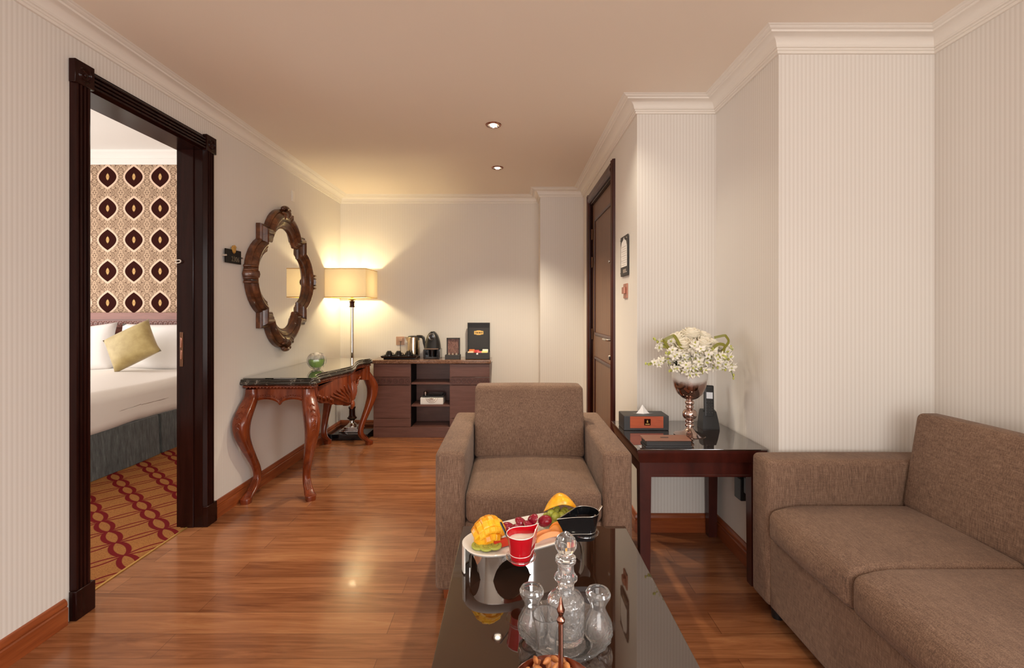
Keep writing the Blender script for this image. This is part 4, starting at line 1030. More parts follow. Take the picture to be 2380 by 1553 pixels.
bm = B(); tube(bm, [(cx-0.066, cy-0.072, CZ+0.098), (cx+0.066, cy-0.072, CZ+0.098)], 0.0045, 8); obj('trim_bar', bm, M['steel'], t)
# capsule display box
bx0, bx1, by0 = -0.630, -0.486, 4.485
t = thing('capsule_box', 'dark display box with floral panel and three coffee capsules', 'box', ((bx0+bx1)/2, by0+0.05, CZ))
bm = B(); box(bm, bx0, bx1, by0, by0+0.09, CZ, CZ+0.040, 0.002, 1); obj('base', bm, M['charcoal'], t)
bm = B()
z0, z1 = CZ+0.040, CZ+0.200; yb = by0+0.075
for q in ((bx0+0.008, bx0+0.018, z0, z1), (bx1-0.018, bx1-0.008, z0, z1), (bx0+0.008, bx1-0.008, z1-0.009, z1)): box(bm, q[0], q[1], yb-0.01, yb+0.012, q[2], q[3])
box(bm, bx0+0.008, bx1-0.008, yb+0.006, yb+0.012, z0, z1); obj('lid', bm, M['charcoal'], t)
mp_ = mat('floral_print', rough=0.5); n = N(mp_); n.col(n.ramp(n.noise(n.pos(), 60, 4, 0.7, 1.5), [(0.35, (0.08, 0.03, 0.025)), (0.55, (0.25, 0.12, 0.09)), (0.7, (0.36, 0.22, 0.18))]))
bm = B(); box(bm, bx0+0.018, bx1-0.018, yb+0.004, yb+0.006, z0+0.002, z1-0.009); obj('printed_panel', bm, mp_, t)
for k in range(3):
    bm = B(); x = bx0+0.037+k*0.036; lathe(bm, [(0.0135, 0), (0.0125, 0.004), (0.009, 0.018), (0.005, 0.021), (0, 0.021)], (x, by0+0.03, CZ+0.0402), 16)
    tag(obj('coffee_capsule', bm, M['chrome']), ('left', 'middle', 'right')[k]+' silver coffee capsule in the row of three', 'capsule', 'capsules in the display box')
# tea chest
ex0, ex1, ey = -0.432, -0.205, 4.475
t = thing('tea_chest', 'open black tea chest with gold emblem inside the raised lid', 'tea box', ((ex0+ex1)/2, ey+0.1, CZ))
bm = B()
for q in ((ex0, ex1, ey, ey+0.006), (ex0, ex1, ey+0.184, ey+0.19), (ex0, ex0+0.006, ey+0.006, ey+0.184), (ex1-0.006, ex1, ey+0.006, ey+0.184)): box(bm, *q, CZ, CZ+0.062)
box(bm, ex0, ex1, ey, ey+0.19, CZ, CZ+0.004); obj('base', bm, M['charcoal'], t)
bm = B(); yl = ey+0.19
box(bm, ex0+0.004, ex1-0.002, yl+0.006, yl+0.012, CZ+0.062, CZ+0.345)
for q in ((ex0+0.004, ex0+0.012, CZ+0.062, CZ+0.345), (ex1-0.010, ex1-0.002, CZ+0.062, CZ+0.345), (ex0+0.0125, ex1-0.0105, CZ+0.337, CZ+0.345)): box(bm, q[0], q[1], yl-0.024, yl+0.006, q[2], q[3])
li = obj('lid', bm, M['charcoal'], t)
bm = B(); ecx, ecz = (ex0+ex1)/2, CZ+0.245
pl_ = [(-0.046, -0.016), (-0.030, -0.017), (-0.014, -0.023), (0.014, -0.023), (0.030, -0.017), (0.046, -0.016), (0.046, 0.016), (0.030, 0.017), (0.014, 0.023), (-0.014, 0.023), (-0.030, 0.017), (-0.046, 0.016)]
loft(bm, [[(ecx+x, yl+0.005, ecz+z) for x, z in pl_], [(ecx+x, yl+0.006, ecz+z) for x, z in pl_]]); obj('emblem', bm, M['gold'], li)
bm = B()
for k, w in enumerate((0.006, 0.009, 0.006, 0.010, 0.006, 0.008)): box(bm, ecx-0.036+k*0.0128, ecx-0.036+k*0.0128+w, yl+0.0042, yl+0.005, ecz-0.006, ecz+0.006)
obj('emblem_lettering', bm, M['espresso'], li)
bm = B(); box(bm, ecx-0.010, ecx+0.008, ey-0.004, ey, CZ+0.045, CZ+0.062, 0.001, 1); obj('clasp', bm, M['steel'], t)
bm = B(); box(bm, ex0+0.006, ex1-0.006, ey+0.085, ey+0.09, CZ+0.004, CZ+0.056); box(bm, ecx-0.002, ecx+0.002, ey+0.006, ey+0.184, CZ+0.004, CZ+0.056); obj('divider', bm, M['espresso'], t)
cols = [('cream', (0.75, 0.55, 0.36), 'cream sachet fanned at the chest\'s left'), ('orange', (0.70, 0.20, 0.05), 'orange sachet behind the cream one'), ('red', (0.60, 0.03, 0.04), 'red sachet in the chest\'s middle'), ('pink', (0.70, 0.14, 0.15), 'pink-red sachet beside the red one'), ('yellow', (0.80, 0.70, 0.25), 'yellow sachet at the chest\'s right'), ('white', (0.85, 0.80, 0.68), 'white sachet behind the yellow one')]
pos_ = [(ex0+0.045, ey+0.03, 0.0), (ex0+0.050, ey+0.12, 0.026), (ecx-0.018, ey+0.12, 0.012), (ecx+0.022, ey+0.035, 0.004), (ex1-0.048, ey+0.03, 0.008), (ex1-0.045, ey+0.12, 0.026)]
for (cn, cc, lab), (x, y, h) in zip(cols, pos_):
    bm = B(); rbox(bm, -0.029, 0.029, -0.008, 0.008, 0.0, 0.070, 0.006, 4, 2, (0, 0, 0.004, 0.004, 0, 0))
    xform(bm, Matrix.Translation((x, y, CZ+0.0045+h*0.5)) @ Matrix.Rotation(-0.25, 4, 'X'))
    tag(obj('tea_sachet', bm, mat(cn+'_sachet', cc, 0.5)), lab, 'tea bag', 'tea sachets in the chest')
# things on the cabinet shelf
sz = 0.308
t = thing('gift_box', 'white box with grey fan ornament on the cabinet\'s middle shelf', 'box', (-0.755, 4.55, sz))
bm = B(); box(bm, -0.862, -0.645, 4.47, 4.66, sz, sz+0.062, 0.003, 2); obj('body', bm, M['paper'], t)
bm = B(); cxx, cz_ = -0.752, sz+0.061
for k in range(1, 4):
    r = 0.018*k; tube(bm, [(cxx+r*math.cos(a), 4.4695, cz_-r*0.85*math.sin(a)) for a in (PI*q/12 for q in range(13))], 0.0022, 6)
for k in range(1, 8): a = PI*k/8; tube(bm, [(cxx, 4.4695, cz_), (cxx+0.054*math.cos(a), 4.4695, cz_-0.046*math.sin(a))], 0.0015, 6)
obj('fan_ornament', bm, M['steel'], t)
t = thing('black_case', 'flat black case lying on the white box in the cabinet', 'case', (-0.75, 4.56, sz+0.0625))
bm = B(); box(bm, -0.845, -0.640, 4.48, 4.65, sz+0.0625, sz+0.080, 0.006, 2); obj('body', bm, M['black_plastic'], t)
bm = B(); box(bm, -0.80, -0.66, 4.50, 4.62, sz+0.080, sz+0.094, 0.006, 2); obj('lid', bm, M['black_gloss'], t)
t = thing('small_glass_jar', 'tiny glass jar standing at the white box\'s left on the shelf', 'jar', (-0.823, 4.53, sz+0.0805))
bm = B(); lathe(bm, [(0, 0), (0.016, 0), (0.017, 0.03), (0.010, 0.036), (0.009, 0.034), (0.014, 0.028), (0.014, 0.003), (0, 0.003)], (-0.823, 4.53, sz+0.0805), 16); obj('glass', bm, M['steel'], t)
# ================================================================== ON THE END TABLE
# tissue box
qx0, qx1, qy0, qy1 = 0.566, 0.792, 2.345, 2.462
t = thing('tissue_box', 'black tissue box with orange wood front and square emblem on the end table', 'tissue box', ((qx0+qx1)/2, (qy0+qy1)/2, EZT))
bm = B(); box(bm, qx0, qx1, qy0, qy1, EZT, EZT+0.074, 0.004, 2); bo = obj('body', bm, M['black_leather'], t)
bm = B(); box(bm, qx0+0.031, qx1-0.029, qy0-0.0015, qy0+0.001, EZT+0.013, EZT+0.071, 0.0005, 1); pn = obj('front_panel', bm, M['orange_leather'], t)
ecx = (qx0+qx1)/2+0.004; ecz = EZT+0.043
bm = B(); box(bm, ecx-0.016, ecx+0.016, qy0-0.003, qy0-0.0015, ecz-0.016, ecz+0.016); obj('emblem', bm, M['espresso'], pn)
bm = B(); box(bm, ecx-0.011, ecx+0.011, qy0-0.0036, qy0-0.003, ecz-0.012, ecz-0.008)
ball(bm, (ecx, qy0-0.0033, ecz+0.001), 0.004, 10, 6, 1, 0.15, 1); ball(bm, (ecx, qy0-0.0033, ecz+0.008), 0.0025, 10, 6, 1, 0.15, 1.2); obj('emblem_mark', bm, M['gold'], pn)
bm = B(); lathe(bm, [(0, 0.0742), (0.052, 0.0742), (0.052, 0.0746), (0, 0.0746)], ((qx0+qx1)/2, 0, EZT), 28)
for v in bm.verts: v.co.y = (qy0+qy1)/2+v.co.y*0.32
obj('slot', bm, M['black_gloss'], t)
bm = B(); cx, cy = (qx0+qx1)/2-0.004, (qy0+qy1)/2-0.004
loft(bm, [[(cx-0.034, cy-0.004, EZT+0.075), (cx, cy-0.016, EZT+0.075), (cx+0.034, cy-0.003, EZT+0.075), (cx, cy+0.012, EZT+0.075)], [(cx-0.016, cy-0.002, EZT+0.096), (cx, cy-0.008, EZT+0.097), (cx+0.016, cy-0.002, EZT+0.095), (cx, cy+0.006, EZT+0.096)], [(cx-0.003, cy, EZT+0.118), (cx, cy-0.002, EZT+0.119), (cx+0.001, cy, EZT+0.117), (cx, cy+0.001, EZT+0.118)]])
obj('tissue', bm, M['paper'], t, angle=20)
# leather folder
t = thing('leather_folder', 'black and tan leather writing folder lying at the end table front', 'folder', (0.695, 2.10, EZT))
bm = B(); box(bm, 0.592, 0.797, 2.055, 2.142, EZT, EZT+0.006, 0.002, 2); box(bm, 0.596, 0.793, 2.057, 2.137, EZT+0.006, EZT+0.027, 0.002, 1); obj('body', bm, M['black_leather'], t)
bm = B(); box(bm, 0.590, 0.795, 2.06, 2.144, EZT+0.027, EZT+0.033, 0.002, 2); obj('cover', bm, M['brown_leather'], t)
bm = B(); box(bm, 0.67, 0.705, 2.095, 2.102, EZT+0.033, EZT+0.0345); obj('clasp', bm, M['black_leather'], t)
# cordless phone
px_, py_ = 1.008, 2.41
t = thing('phone_cradle', 'black charging cradle of the cordless phone', 'cradle', (px_, py_, EZT))
bm = B(); loft(bm, [[(px_-w+o_, py_-d, EZT+z), (px_+w+o_, py_-d, EZT+z), (px_+w+o_, py_+d2_, EZT+z), (px_-w+o_, py_+d2_, EZT+z)] for w, d, d2_, z, o_ in ((0.042, 0.045, 0.03, 0.0, 0.004), (0.042, 0.045, 0.03, 0.008, 0.004), (0.038, 0.034, 0.03, 0.05, 0.005), (0.033, 0.022, 0.03, 0.085, 0.006), (0.031, 0.004, 0.028, 0.092, 0.007))])
obj('body', bm, M['black_plastic'], t, angle=30)
t2 = thing('phone_handset', 'black cordless phone handset with lit grey screen standing in its cradle', 'phone', (px_, py_, EZT+0.05))
MM = Matrix.Translation((px_+0.002, py_-0.018, EZT+0.058)) @ Matrix.Rotation(-0.17, 4, 'X') @ Matrix.Rotation(0.06, 4, 'Y')
bm = B(); rbox(bm, -0.024, 0.024, -0.013, 0.010, 0, 0.160, 0.006, 4, 3); xform(bm, MM); obj('body', bm, M['black_plastic'], t2)
bm = B(); box(bm, -0.016, 0.016, -0.0145, -0.0125, 0.092, 0.124, 0.0004, 1); xform(bm, MM); obj('screen', bm, mat('grey_screen', (0.5, 0.5, 0.5), 0.3, emis=(0.55, 0.55, 0.6), estr=0.25), t2)
bm = B()
for i in range(3):
    for j in range(5): ball(bm, (-0.013+0.013*i, -0.013, 0.022+0.0135*j), 0.0048, 8, 5, 1, 0.5, 0.75)
xform(bm, MM); obj('keypad', bm, M['charcoal'], t2)
bm = B(); box(bm, -0.010, 0.010, -0.0142, -0.0125, 0.146, 0.149); xform(bm, MM); obj('earpiece', bm, M['charcoal'], t2)
# goblet vase
vx, vy = 0.866, 2.270
t = thing('vase', 'tall goblet vase of ombre rose-gold mirror glass on the end table', 'vase', (vx, vy, EZT))
bm = B(); lathe(bm, [(0, 0.0), (0.072, 0.0), (0.074, 0.003), (0.055, 0.008), (0.03, 0.018), (0.016, 0.032), (0.013, 0.04)], (vx, vy, EZT), 36); obj('base', bm, M['rose_gold'], t)
bm = B(); prof = [(0.013, 0.038)]
for zc, r in ((0.047, 0.022), (0.066, 0.021), (0.100, 0.034), (0.136, 0.020), (0.156, 0.022)):
    hh = {0.047: 0.009, 0.066: 0.009, 0.100: 0.025, 0.136: 0.008, 0.156: 0.011}[zc]
    for k in range(7): a = -PI/2*0.9+PI*0.9*k/6; prof.append((0.011+(r-0.011)*math.cos(a)**0.8, zc+hh*math.sin(a)))
prof.append((0.012, 0.170)); lathe(bm, prof, (vx, vy, EZT), 32); obj('stem', bm, M['rose_gold'], t, angle=25)
bz = EZT+0.168
bm = B(); lathe(bm, [(0.0, 0.0), (0.014, 0.001), (0.038, 0.012), (0.060, 0.034), (0.074, 0.066), (0.081, 0.105), (0.083, 0.145), (0.083, 0.165), (0.0815, 0.165), (0.0795, 0.12), (0.072, 0.068), (0.056, 0.034), (0.03, 0.012), (0, 0.006)], (vx, vy, bz), 40); obj('bowl', bm, M['ombre'], t, angle=60)
# foliage holding the arrangement
ftop = bz+0.165
bm = B()
for k in range(26):
    a = k*2.399; r = 0.058*math.sqrt((k+1)/26); z = ftop-0.015+0.05*random.random()
    d = Vector((math.cos(a), math.sin(a), 0.75)).normalized(); s = d.cross(Vector((0, 0, 1))).normalized()*0.016
    p0 = Vector((vx+r*0.6*math.cos(a), vy+r*0.6*math.sin(a), ftop-0.02)); L_ = 0.075+0.03*random.random()
    loft(bm, [[p0-s*0.2, p0+s*0.2, p0+s*0.2+Vector((0, 0, 0.001)), p0-s*0.2+Vector((0, 0, 0.001))], [p0+d*L_*0.5-s, p0+d*L_*0.5+s, p0+d*L_*0.5+s+Vector((0, 0, 0.001)), p0+d*L_*0.5-s+Vector((0, 0, 0.001))], [p0+d*L_-s*0.1, p0+d*L_+s*0.1, p0+d*L_+s*0.1+Vector((0, 0, 0.001)), p0+d*L_-s*0.1+Vector((0, 0, 0.001))]])
o = obj('foliage', bm, M['dark_leaf']); tag(o, 'dark green leaves filling the mouth of the goblet vase', 'foliage'); o['kind'] = 'stuff'
# roses
def rose_mesh():
    bm = B()
    lathe(bm, [(0, -0.012), (0.010, -0.008), (0.012, 0.004), (0.008, 0.013), (0, 0.016)], (0, 0, 0), 12)
    for ringi, (npet, r, top, flare) in enumerate(((3, 0.012, 0.021, 0.0), (4, 0.018, 0.020, 0.10), (5, 0.025, 0.016, 0.22), (6, 0.031, 0.010, 0.36), (7, 0.036, 0.003, 0.45))):
        for k in range(npet):
            a0 = 2*PI*k/npet+ringi*0.8; wid = 2*PI/npet*0.78; G = []
            for i in range(8):
                row = []
                for j in range(11):
                    u_ = i/7; v_ = -1+2*j/10; a = a0+v_*wid*(0.55+0.45*math.sin(PI*min(1, u_*0.75+0.12)))
                    edge = max(0.0, u_-0.72)/0.28
                    rr = r*(0.30+0.70*math.sin(min(1.0, u_*1.25)*PI/2))+flare*0.010*edge**1.5+0.0016*math.sin(v_*5+ringi)*edge
                    z = -0.022+(top+0.022)*(u_**0.8)*(1-0.13*v_*v_*u_)-flare*0.009*edge**2
                    row.append(bm.verts.new((rr*math.cos(a), rr*math.sin(a), z)))
                G.append(row)
            for i in range(7):
                for j in range(10): face(bm, (G[i][j], G[i][j+1], G[i+1][j+1], G[i+1][j]))
    bm.normal_update()
    bmesh.ops.solidify(bm, geom=bm.faces[:], thickness=0.0009)
    return bm
rc = Vector((vx, vy, ftop+0.105))
rp = [('front left cream rose, big and round', -0.048, -0.062, 0.0, 1.15), ('front right cream rose beside the green loop', 0.034, -0.070, 0.004, 1.25), ('cream rose at the bouquet\'s top', 0.004, -0.012, 0.050, 1.15), ('cream rose at the upper left of the bouquet', -0.062, -0.004, 0.030, 1.0), ('cream rose at the upper right of the bouquet', 0.062, -0.006, 0.034, 1.05), ('cream rose at the far right near the leaf loop', 0.092, -0.038, 0.006, 0.9), ('cream rose hidden at the back of the bouquet', 0.01, 0.058, 0.022, 1.0)]
src = None
for lab, dx, dy, dz, s in rp:
    p = rc+Vector((dx, dy, dz)); d = Vector((dx*7, dy*7, 1.0)).normalized()
    q = Vector((0, 0, 1)).rotation_difference(d).to_euler()
    if src is None: src = obj('rose', rose_mesh(), M['rose'], local=True, angle=180); o = src
    else: o = dup(src)
    o.location = p; o.rotation_euler = q; o.scale = (s*1.32,)*3; tag(o, lab, 'rose', 'cream roses in the goblet vase')
# orchid sprays
def blossom_mesh():
    bm = B()
    for k in range(5):
        a = 2*PI*k/5+PI/2; big = k in (1, 4); L_ = 0.023 if big else 0.020; w = 0.0088 if big else 0.0058; G = []
        for i in range(5):
            u_ = i/4; row = []
            for j in range(3):
                v_ = (-1, 0, 1)[j]*w*math.sin(PI*min(0.97, u_*0.86+0.10))
                x = math.cos(a)*L_*u_-math.sin(a)*v_; y = math.sin(a)*L_*u_+math.cos(a)*v_
                row.append(bm.verts.new((x, y, 0.006*u_*u_-0.002*abs((-1, 0, 1)[j])*0)))
            G.append(row)
        for i in range(4):
            for j in range(2): face(bm, (G[i][j], G[i][j+1], G[i+1][j+1], G[i+1][j]))
    bmesh.ops.remove_doubles(bm, verts=bm.verts[:], dist=0.0002)
    bmesh.ops.solidify(bm, geom=bm.faces[:], thickness=0.0009)
    return bm
bl_me = None
def spray(start, pts, nb, label, seed):
    global bl_me
    rnd = random.Random(seed)
    t = thing('orchid_spray', label, 'orchid', start, 'white orchid sprays in the goblet vase')
    P_ = spline([start]+pts, 8); bm = B(); tube(bm, P_, 0.0016, 6); obj('stem', bm, M['stem'], t)
    n_ = len(P_)
    for k in range(nb):
        f = 0.15+0.70*k/max(1, nb-1); p = P_[int(f*(n_-1))]
        off = Vector((rnd.uniform(-1, 1), rnd.uniform(-1.3, 0.5), rnd.uniform(-0.8, 0.9)))
        off = off.normalized()*rnd.uniform(0.006, 0.036); c = p+off
        nrm = (Vector((0, -1, 0.15))+off.normalized()*0.9+Vector((rnd.uniform(-.4, .4), 0, rnd.uniform(-.4, .4)))).normalized()
        q = Vector((0, 0, 1)).rotation_difference(nrm).to_euler()
        if bl_me is None:
            b = obj('blossom', blossom_mesh(), [M['orchid']], t, local=True, angle=180); bl_me = b
            bm2 = B(); ball(bm2, (0, 0, 0.004), 0.0042, 8, 6, 1, 1, 1.2); lp = obj('lip', bm2, M['bud'], b, local=True)
        else:
            b = bl_me.copy(); C.objects.link(b); b.parent = t
            lp = bl_me.children[0].copy(); C.objects.link(lp); lp.parent = b
        b.location = c-Vector(start); b.rotation_euler = q; b.scale = (rnd.uniform(0.75, 1.2), rnd.uniform(0.75, 1.2), rnd.uniform(0.6, 2.2))
    bm = B()
    for k in range(9):
        f = 0.62+0.38*k/8; p = P_[int(f*(n_-1))]; s = 0.0052*(1.25-f*0.75)/0.5
        ball(bm, p+Vector((rnd.uniform(-.006, .006), rnd.uniform(-.006, .006), rnd.uniform(-.006, .006))), max(0.0028, s*0.9), 8, 6, 1, 1, 1.5)
    obj('buds', bm, M['bud'], t)
def V(dx, dy, dz): return Vector((vx+dx, vy+dy, ftop+dz))
S0 = V(0, 0, -0.01)
sprays = [([V(-0.07, -0.05, 0.045), V(-0.15, -0.07, 0.030), V(-0.235, -0.08, 0.018)], 21, 'orchid spray reaching farthest left towards the entrance wall'),
          ([V(-0.06, -0.03, 0.06), V(-0.12, -0.03, 0.095), V(-0.185, -0.03, 0.135)], 18, 'orchid spray rising to the upper left with bare tip'),
          ([V(-0.05, -0.08, 0.05), V(-0.11, -0.11, 0.055), V(-0.155, -0.12, 0.075)], 20, 'orchid spray low at the left front'),
          ([V(-0.03, -0.09, 0.03), V(-0.045, -0.12, 0.01), V(-0.05, -0.13, -0.015)], 19, 'orchid spray hanging over the vase rim at the front left'),
          ([V(0.0, -0.09, 0.05), V(0.0, -0.125, 0.03), V(0.01, -0.135, -0.01)], 20, 'orchid spray hanging over the vase rim at the front middle'),
          ([V(0.04, -0.08, 0.05), V(0.07, -0.11, 0.03), V(0.085, -0.12, 0.005)], 20, 'orchid spray hanging over the vase rim at the front right'),
          ([V(0.06, -0.05, 0.06), V(0.12, -0.06, 0.055), V(0.16, -0.06, 0.02), V(0.185, -0.06, -0.055)], 22, 'orchid spray arching right and drooping with yellow-green tip'),
          ([V(0.06, -0.02, 0.06), V(0.13, -0.02, 0.07), V(0.20, -0.02, 0.085)], 20, 'orchid spray reaching farthest right'),
          ([V(0.05, -0.09, 0.065), V(0.09, -0.12, 0.06), V(0.13, -0.13, 0.045)], 19, 'orchid spray at the right front under the leaf loop'),
          ([V(-0.02, -0.09, 0.075), V(-0.01, -0.13, 0.085), V(0.015, -0.145, 0.085)], 19, 'orchid spray below the front roses'),
          ([V(-0.05, -0.07, 0.03), V(-0.085, -0.085, 0.005), V(-0.125, -0.09, -0.015)], 16, 'orchid spray drooping past the rim on the left'),
          ([V(0.05, -0.07, 0.03), V(0.10, -0.085, 0.012), V(0.135, -0.085, -0.012)], 16, 'orchid spray drooping past the rim on the right'),
          ([V(-0.02, -0.085, 0.03), V(-0.02, -0.105, 0.0), V(-0.015, -0.11, -0.03)], 14, 'orchid spray hiding the rim below the left rose')]
for i, (pts, nb, lab) in enumerate(sprays): spray(S0, pts, nb, lab, 40+i)
# folded leaf blades
def blade(pts, w, label):
    P_ = spline(pts, 8); bm = B(); rings = []
    for i, p in enumerate(P_):
        tt = (P_[min(i+1, len(P_)-1)]-P_[max(i-1, 0)]).normalized(); s = tt.cross(Vector((0.25, -1, 0.2))).normalized()*w/2; nn = tt.cross(s).normalized()*0.0008
        rings.append([p-s-nn, p+s-nn, p+s+nn, p-s+nn])
    loft(bm, rings); tag(obj('leaf_blade', bm, M['blade'], angle=30), label, 'leaf', 'folded leaf blades in the goblet vase')
blade([V(-0.045, -0.10, 0.055), V(-0.075, -0.09, 0.10), V(-0.10, -0.085, 0.145), V(-0.112, -0.08, 0.148), V(-0.142, -0.075, 0.132), V(-0.145, -0.072, 0.122), V(-0.115, -0.07, 0.075)], 0.015, 'squarely folded leaf loop left of the roses')
blade([V(0.035, -0.11, 0.045), V(0.055, -0.115, 0.085), V(0.085, -0.115, 0.112), V(0.115, -0.11, 0.110), V(0.122, -0.10, 0.092), V(0.105, -0.09, 0.05)], 0.014, 'rounded leaf loop right of the roses')
blade([V(0.105, -0.07, 0.05), V(0.135, -0.07, 0.09), V(0.158, -0.065, 0.122), V(0.150, -0.06, 0.145), V(0.140, -0.058, 0.150), V(0.095, -0.055, 0.140)], 0.012, 'outermost angular leaf loop at the bouquet\'s right')

# ================================================================== COFFEE TABLE: FRUIT PLATTER
pc, ang = Vector((0.055, 1.415, 0)), math.radians(28)
HL, HW, PZ_ = 0.208, 0.098, TZ+0.078
ux_, uy_ = Vector((math.cos(ang), math.sin(ang), 0)), Vector((-math.sin(ang), math.cos(ang), 0))
def onp(a, b, z): p = pc+ux_*a+uy_*b; return (p.x, p.y, z)
def oval(l, w, z, n=56, e=0.78):
    return [onp(l*math.copysign(abs(math.cos(a))**e, math.cos(a)), w*math.copysign(abs(math.sin(a))**e, math.sin(a)), z) for a in (2*PI*k/n for k in range(n))]
t = thing('fruit_platter', 'long oval white fruit platter on an arched chrome stand', 'platter', (pc.x, pc.y, TZ))
bm = B(); loft(bm, [oval(HL-0.02, HW-0.02, PZ_-0.014), oval(HL-0.004, HW-0.004, PZ_-0.006), oval(HL, HW, PZ_), oval(HL-0.005, HW-0.005, PZ_+0.002), oval(HL-0.022, HW-0.022, PZ_-0.006), oval(HL-0.05, HW-0.05, PZ_-0.008)]); obj('dish', bm, M['white_gloss'], t, angle=60)
bm = B(); nn_ = 240; R1, R2, R3, R4 = [], [], [], []
sl, sw = HL-0.020, HW-0.016
for k in range(nn_):
    a = 2*PI*k/nn_; zb = 0.056*math.sqrt(max(0.0, 1-(abs(math.cos(3.0*(a-3.70)))/0.84)**2))
    def pt(l, w, z): e = 0.78; return onp(l*math.copysign(abs(math.cos(a))**e, math.cos(a)), w*math.copysign(abs(math.sin(a))**e, math.sin(a)), z)
    fl = 1+0.05*(1-zb/0.056) * 0
    R1.append(pt(sl, sw, TZ+zb)); R2.append(pt(sl, sw, PZ_-0.010)); R3.append(pt(sl-0.003, sw-0.003, PZ_-0.010)); R4.append(pt(sl-0.003, sw-0.003, TZ+zb))
vs = loft(bm, [R1, R2, R3, R4], cap0=False, cap1=False)
for i in range(nn_): j = (i+1) % nn_; face(bm, (vs[3][i], vs[3][j], vs[0][j], vs[0][i]))
obj('stand', bm, M['chrome'], t, angle=50)
bm = B(); rings = [[], [], [], []]
for k in range(17):
    a = PI-0.95+0.93*k/16; e = 0.78
    for R, (l, w, z) in zip(rings, ((HL, HW, PZ_-0.002), (HL+0.001, HW+0.001, TZ+0.004), (HL-0.003, HW-0.003, TZ+0.004), (HL-0.003, HW-0.003, PZ_-0.002))):
        R.append(onp(l*math.copysign(abs(math.cos(a))**e, math.cos(a)), w*math.copysign(abs(math.sin(a))**e, math.sin(a)), z))
loft(bm, [[rings[q][k] for q in range(4)] for k in range(17)]); obj('end_skirt', bm, M['white_gloss'], t, angle=60)
def hoop(c, r, name='cup_holder'):
    bm = B(); tube(bm, [(c[0]+r*math.cos(a), c[1]+r*math.sin(a), c[2]) for a in (2*PI*k/32 for k in range(33))], 0.0022, 8, caps=False); obj(name, bm, M['acrylic'], t)
# teardrop dip cups
def drop(r, tip, n=34):
    """teardrop outline, tip towards +x"""
    a0 = math.acos(r/tip); L_ = [(r*math.cos(a), r*math.sin(a)) for a in (a0+(2*PI-2*a0)*k/n for k in range(n+1))]
    x1, y1 = L_[-1]; out = L_[:]
    for k in range(1, 6): f = k/6; out.append((x1+(tip-x1)*f, y1*(1-f)*(1-0.25*f)))
    out.append((tip, 0))
    x0, y0 = L_[0]
    for k in range(5, 0, -1): f = k/6; out.append((x0+(tip-x0)*f, y0*(1-f)*(1-0.25*f)))
    return out
def dip_cup(name, label, mat_, fill, fill_name, loc, rot, r, tip, h, fz, group='teardrop dip cups on the platter', tip_rise=0.012):
    t = thing(name, label, 'cup', loc, group); R_ = Matrix.Rotation(rot, 4, 'Z')
    base = drop(r, tip)
    def ringz(s, z, rise=0.0):
        L_ = []
        for x, y in base:
            k = max(0.0, (x-r*0.3)/(tip-r*0.3)); p = R_ @ Vector((x*s, y*s, z+rise*k*k)); L_.append(p)
        return L_
    bm = B(); loft(bm, [ringz(0.60, 0.0), ringz(0.66, 0.001), ringz(0.72, h*0.25), ringz(0.755, h*0.31), ringz(0.74, h*0.34), ringz(0.80, h*0.55), ringz(0.93, h*0.9, tip_rise), ringz(0.965, h, tip_rise), ringz(0.90, h, tip_rise), ringz(0.86, h*0.85, tip_rise*0.8), ringz(0.66, h*0.25)])
    obj('body', bm, mat_, t, local=True, angle=50)
    bm = B()
    for s, z, rise, rr in ((0.955, h+0.0005, tip_rise, 0.0018), (0.748, h*0.32, 0, 0.0013)):
        L_ = ringz(s, z, rise); tube(bm, L_+[L_[0]], rr*(0.4 if mat_ is M['black_gloss'] else 0.6), 6, caps=False)
    obj('rim_line', bm, M['white_gloss'] if mat_ is not M['black_gloss'] else M['steel'], t, local=True)
    bm = B(); loft(bm, [ringz(0.70, h*0.4), ringz(0.70+0.16*(fz/h), fz, tip_rise*0.4)]); obj(fill_name, bm, fill, t, local=True)
    return t
dip_cup('dip_cup', 'red glazed teardrop cup of white yogurt hung at the platter front', M['red_glaze'], M['yogurt'], 'yogurt', (0.026, 1.262, 0.532), 0.55, 0.039, 0.062, 0.076, 0.060)
dip_cup('dip_cup', 'black glazed teardrop cup of dark sauce hung at the platter\'s right end', M['black_gloss'], M['choc'], 'sauce', (0.225, 1.405, 0.527), PI+0.45, 0.041, 0.105, 0.078, 0.055, tip_rise=-0.004)
hoop((0.028, 1.264, 0.546), 0.039); hoop((0.222, 1.405, 0.546), 0.040)
def spoon(name, label, a, b, w, mat_, group):
    a, b = Vector(a), Vector(b); bm = B(); tube(bm, [a, a+(b-a)*0.9, b], [w*0.8, w, w*0.7], 8, flat=0.5)
    tag(obj(name, bm, mat_), label, 'spoon', group)
spoon('spoon', 'dark spoon handle leaning out of the red cup', (0.0, 1.268, 0.575), (-0.028, 1.285, 0.628), 0.0045, M['black_plastic'], 'spoons in the dip cups')
spoon('spoon', 'grey spoon handle sticking out of the black cup', (0.245, 1.415, 0.575), (0.278, 1.43, 0.612), 0.004, M['steel'], 'spoons in the dip cups')
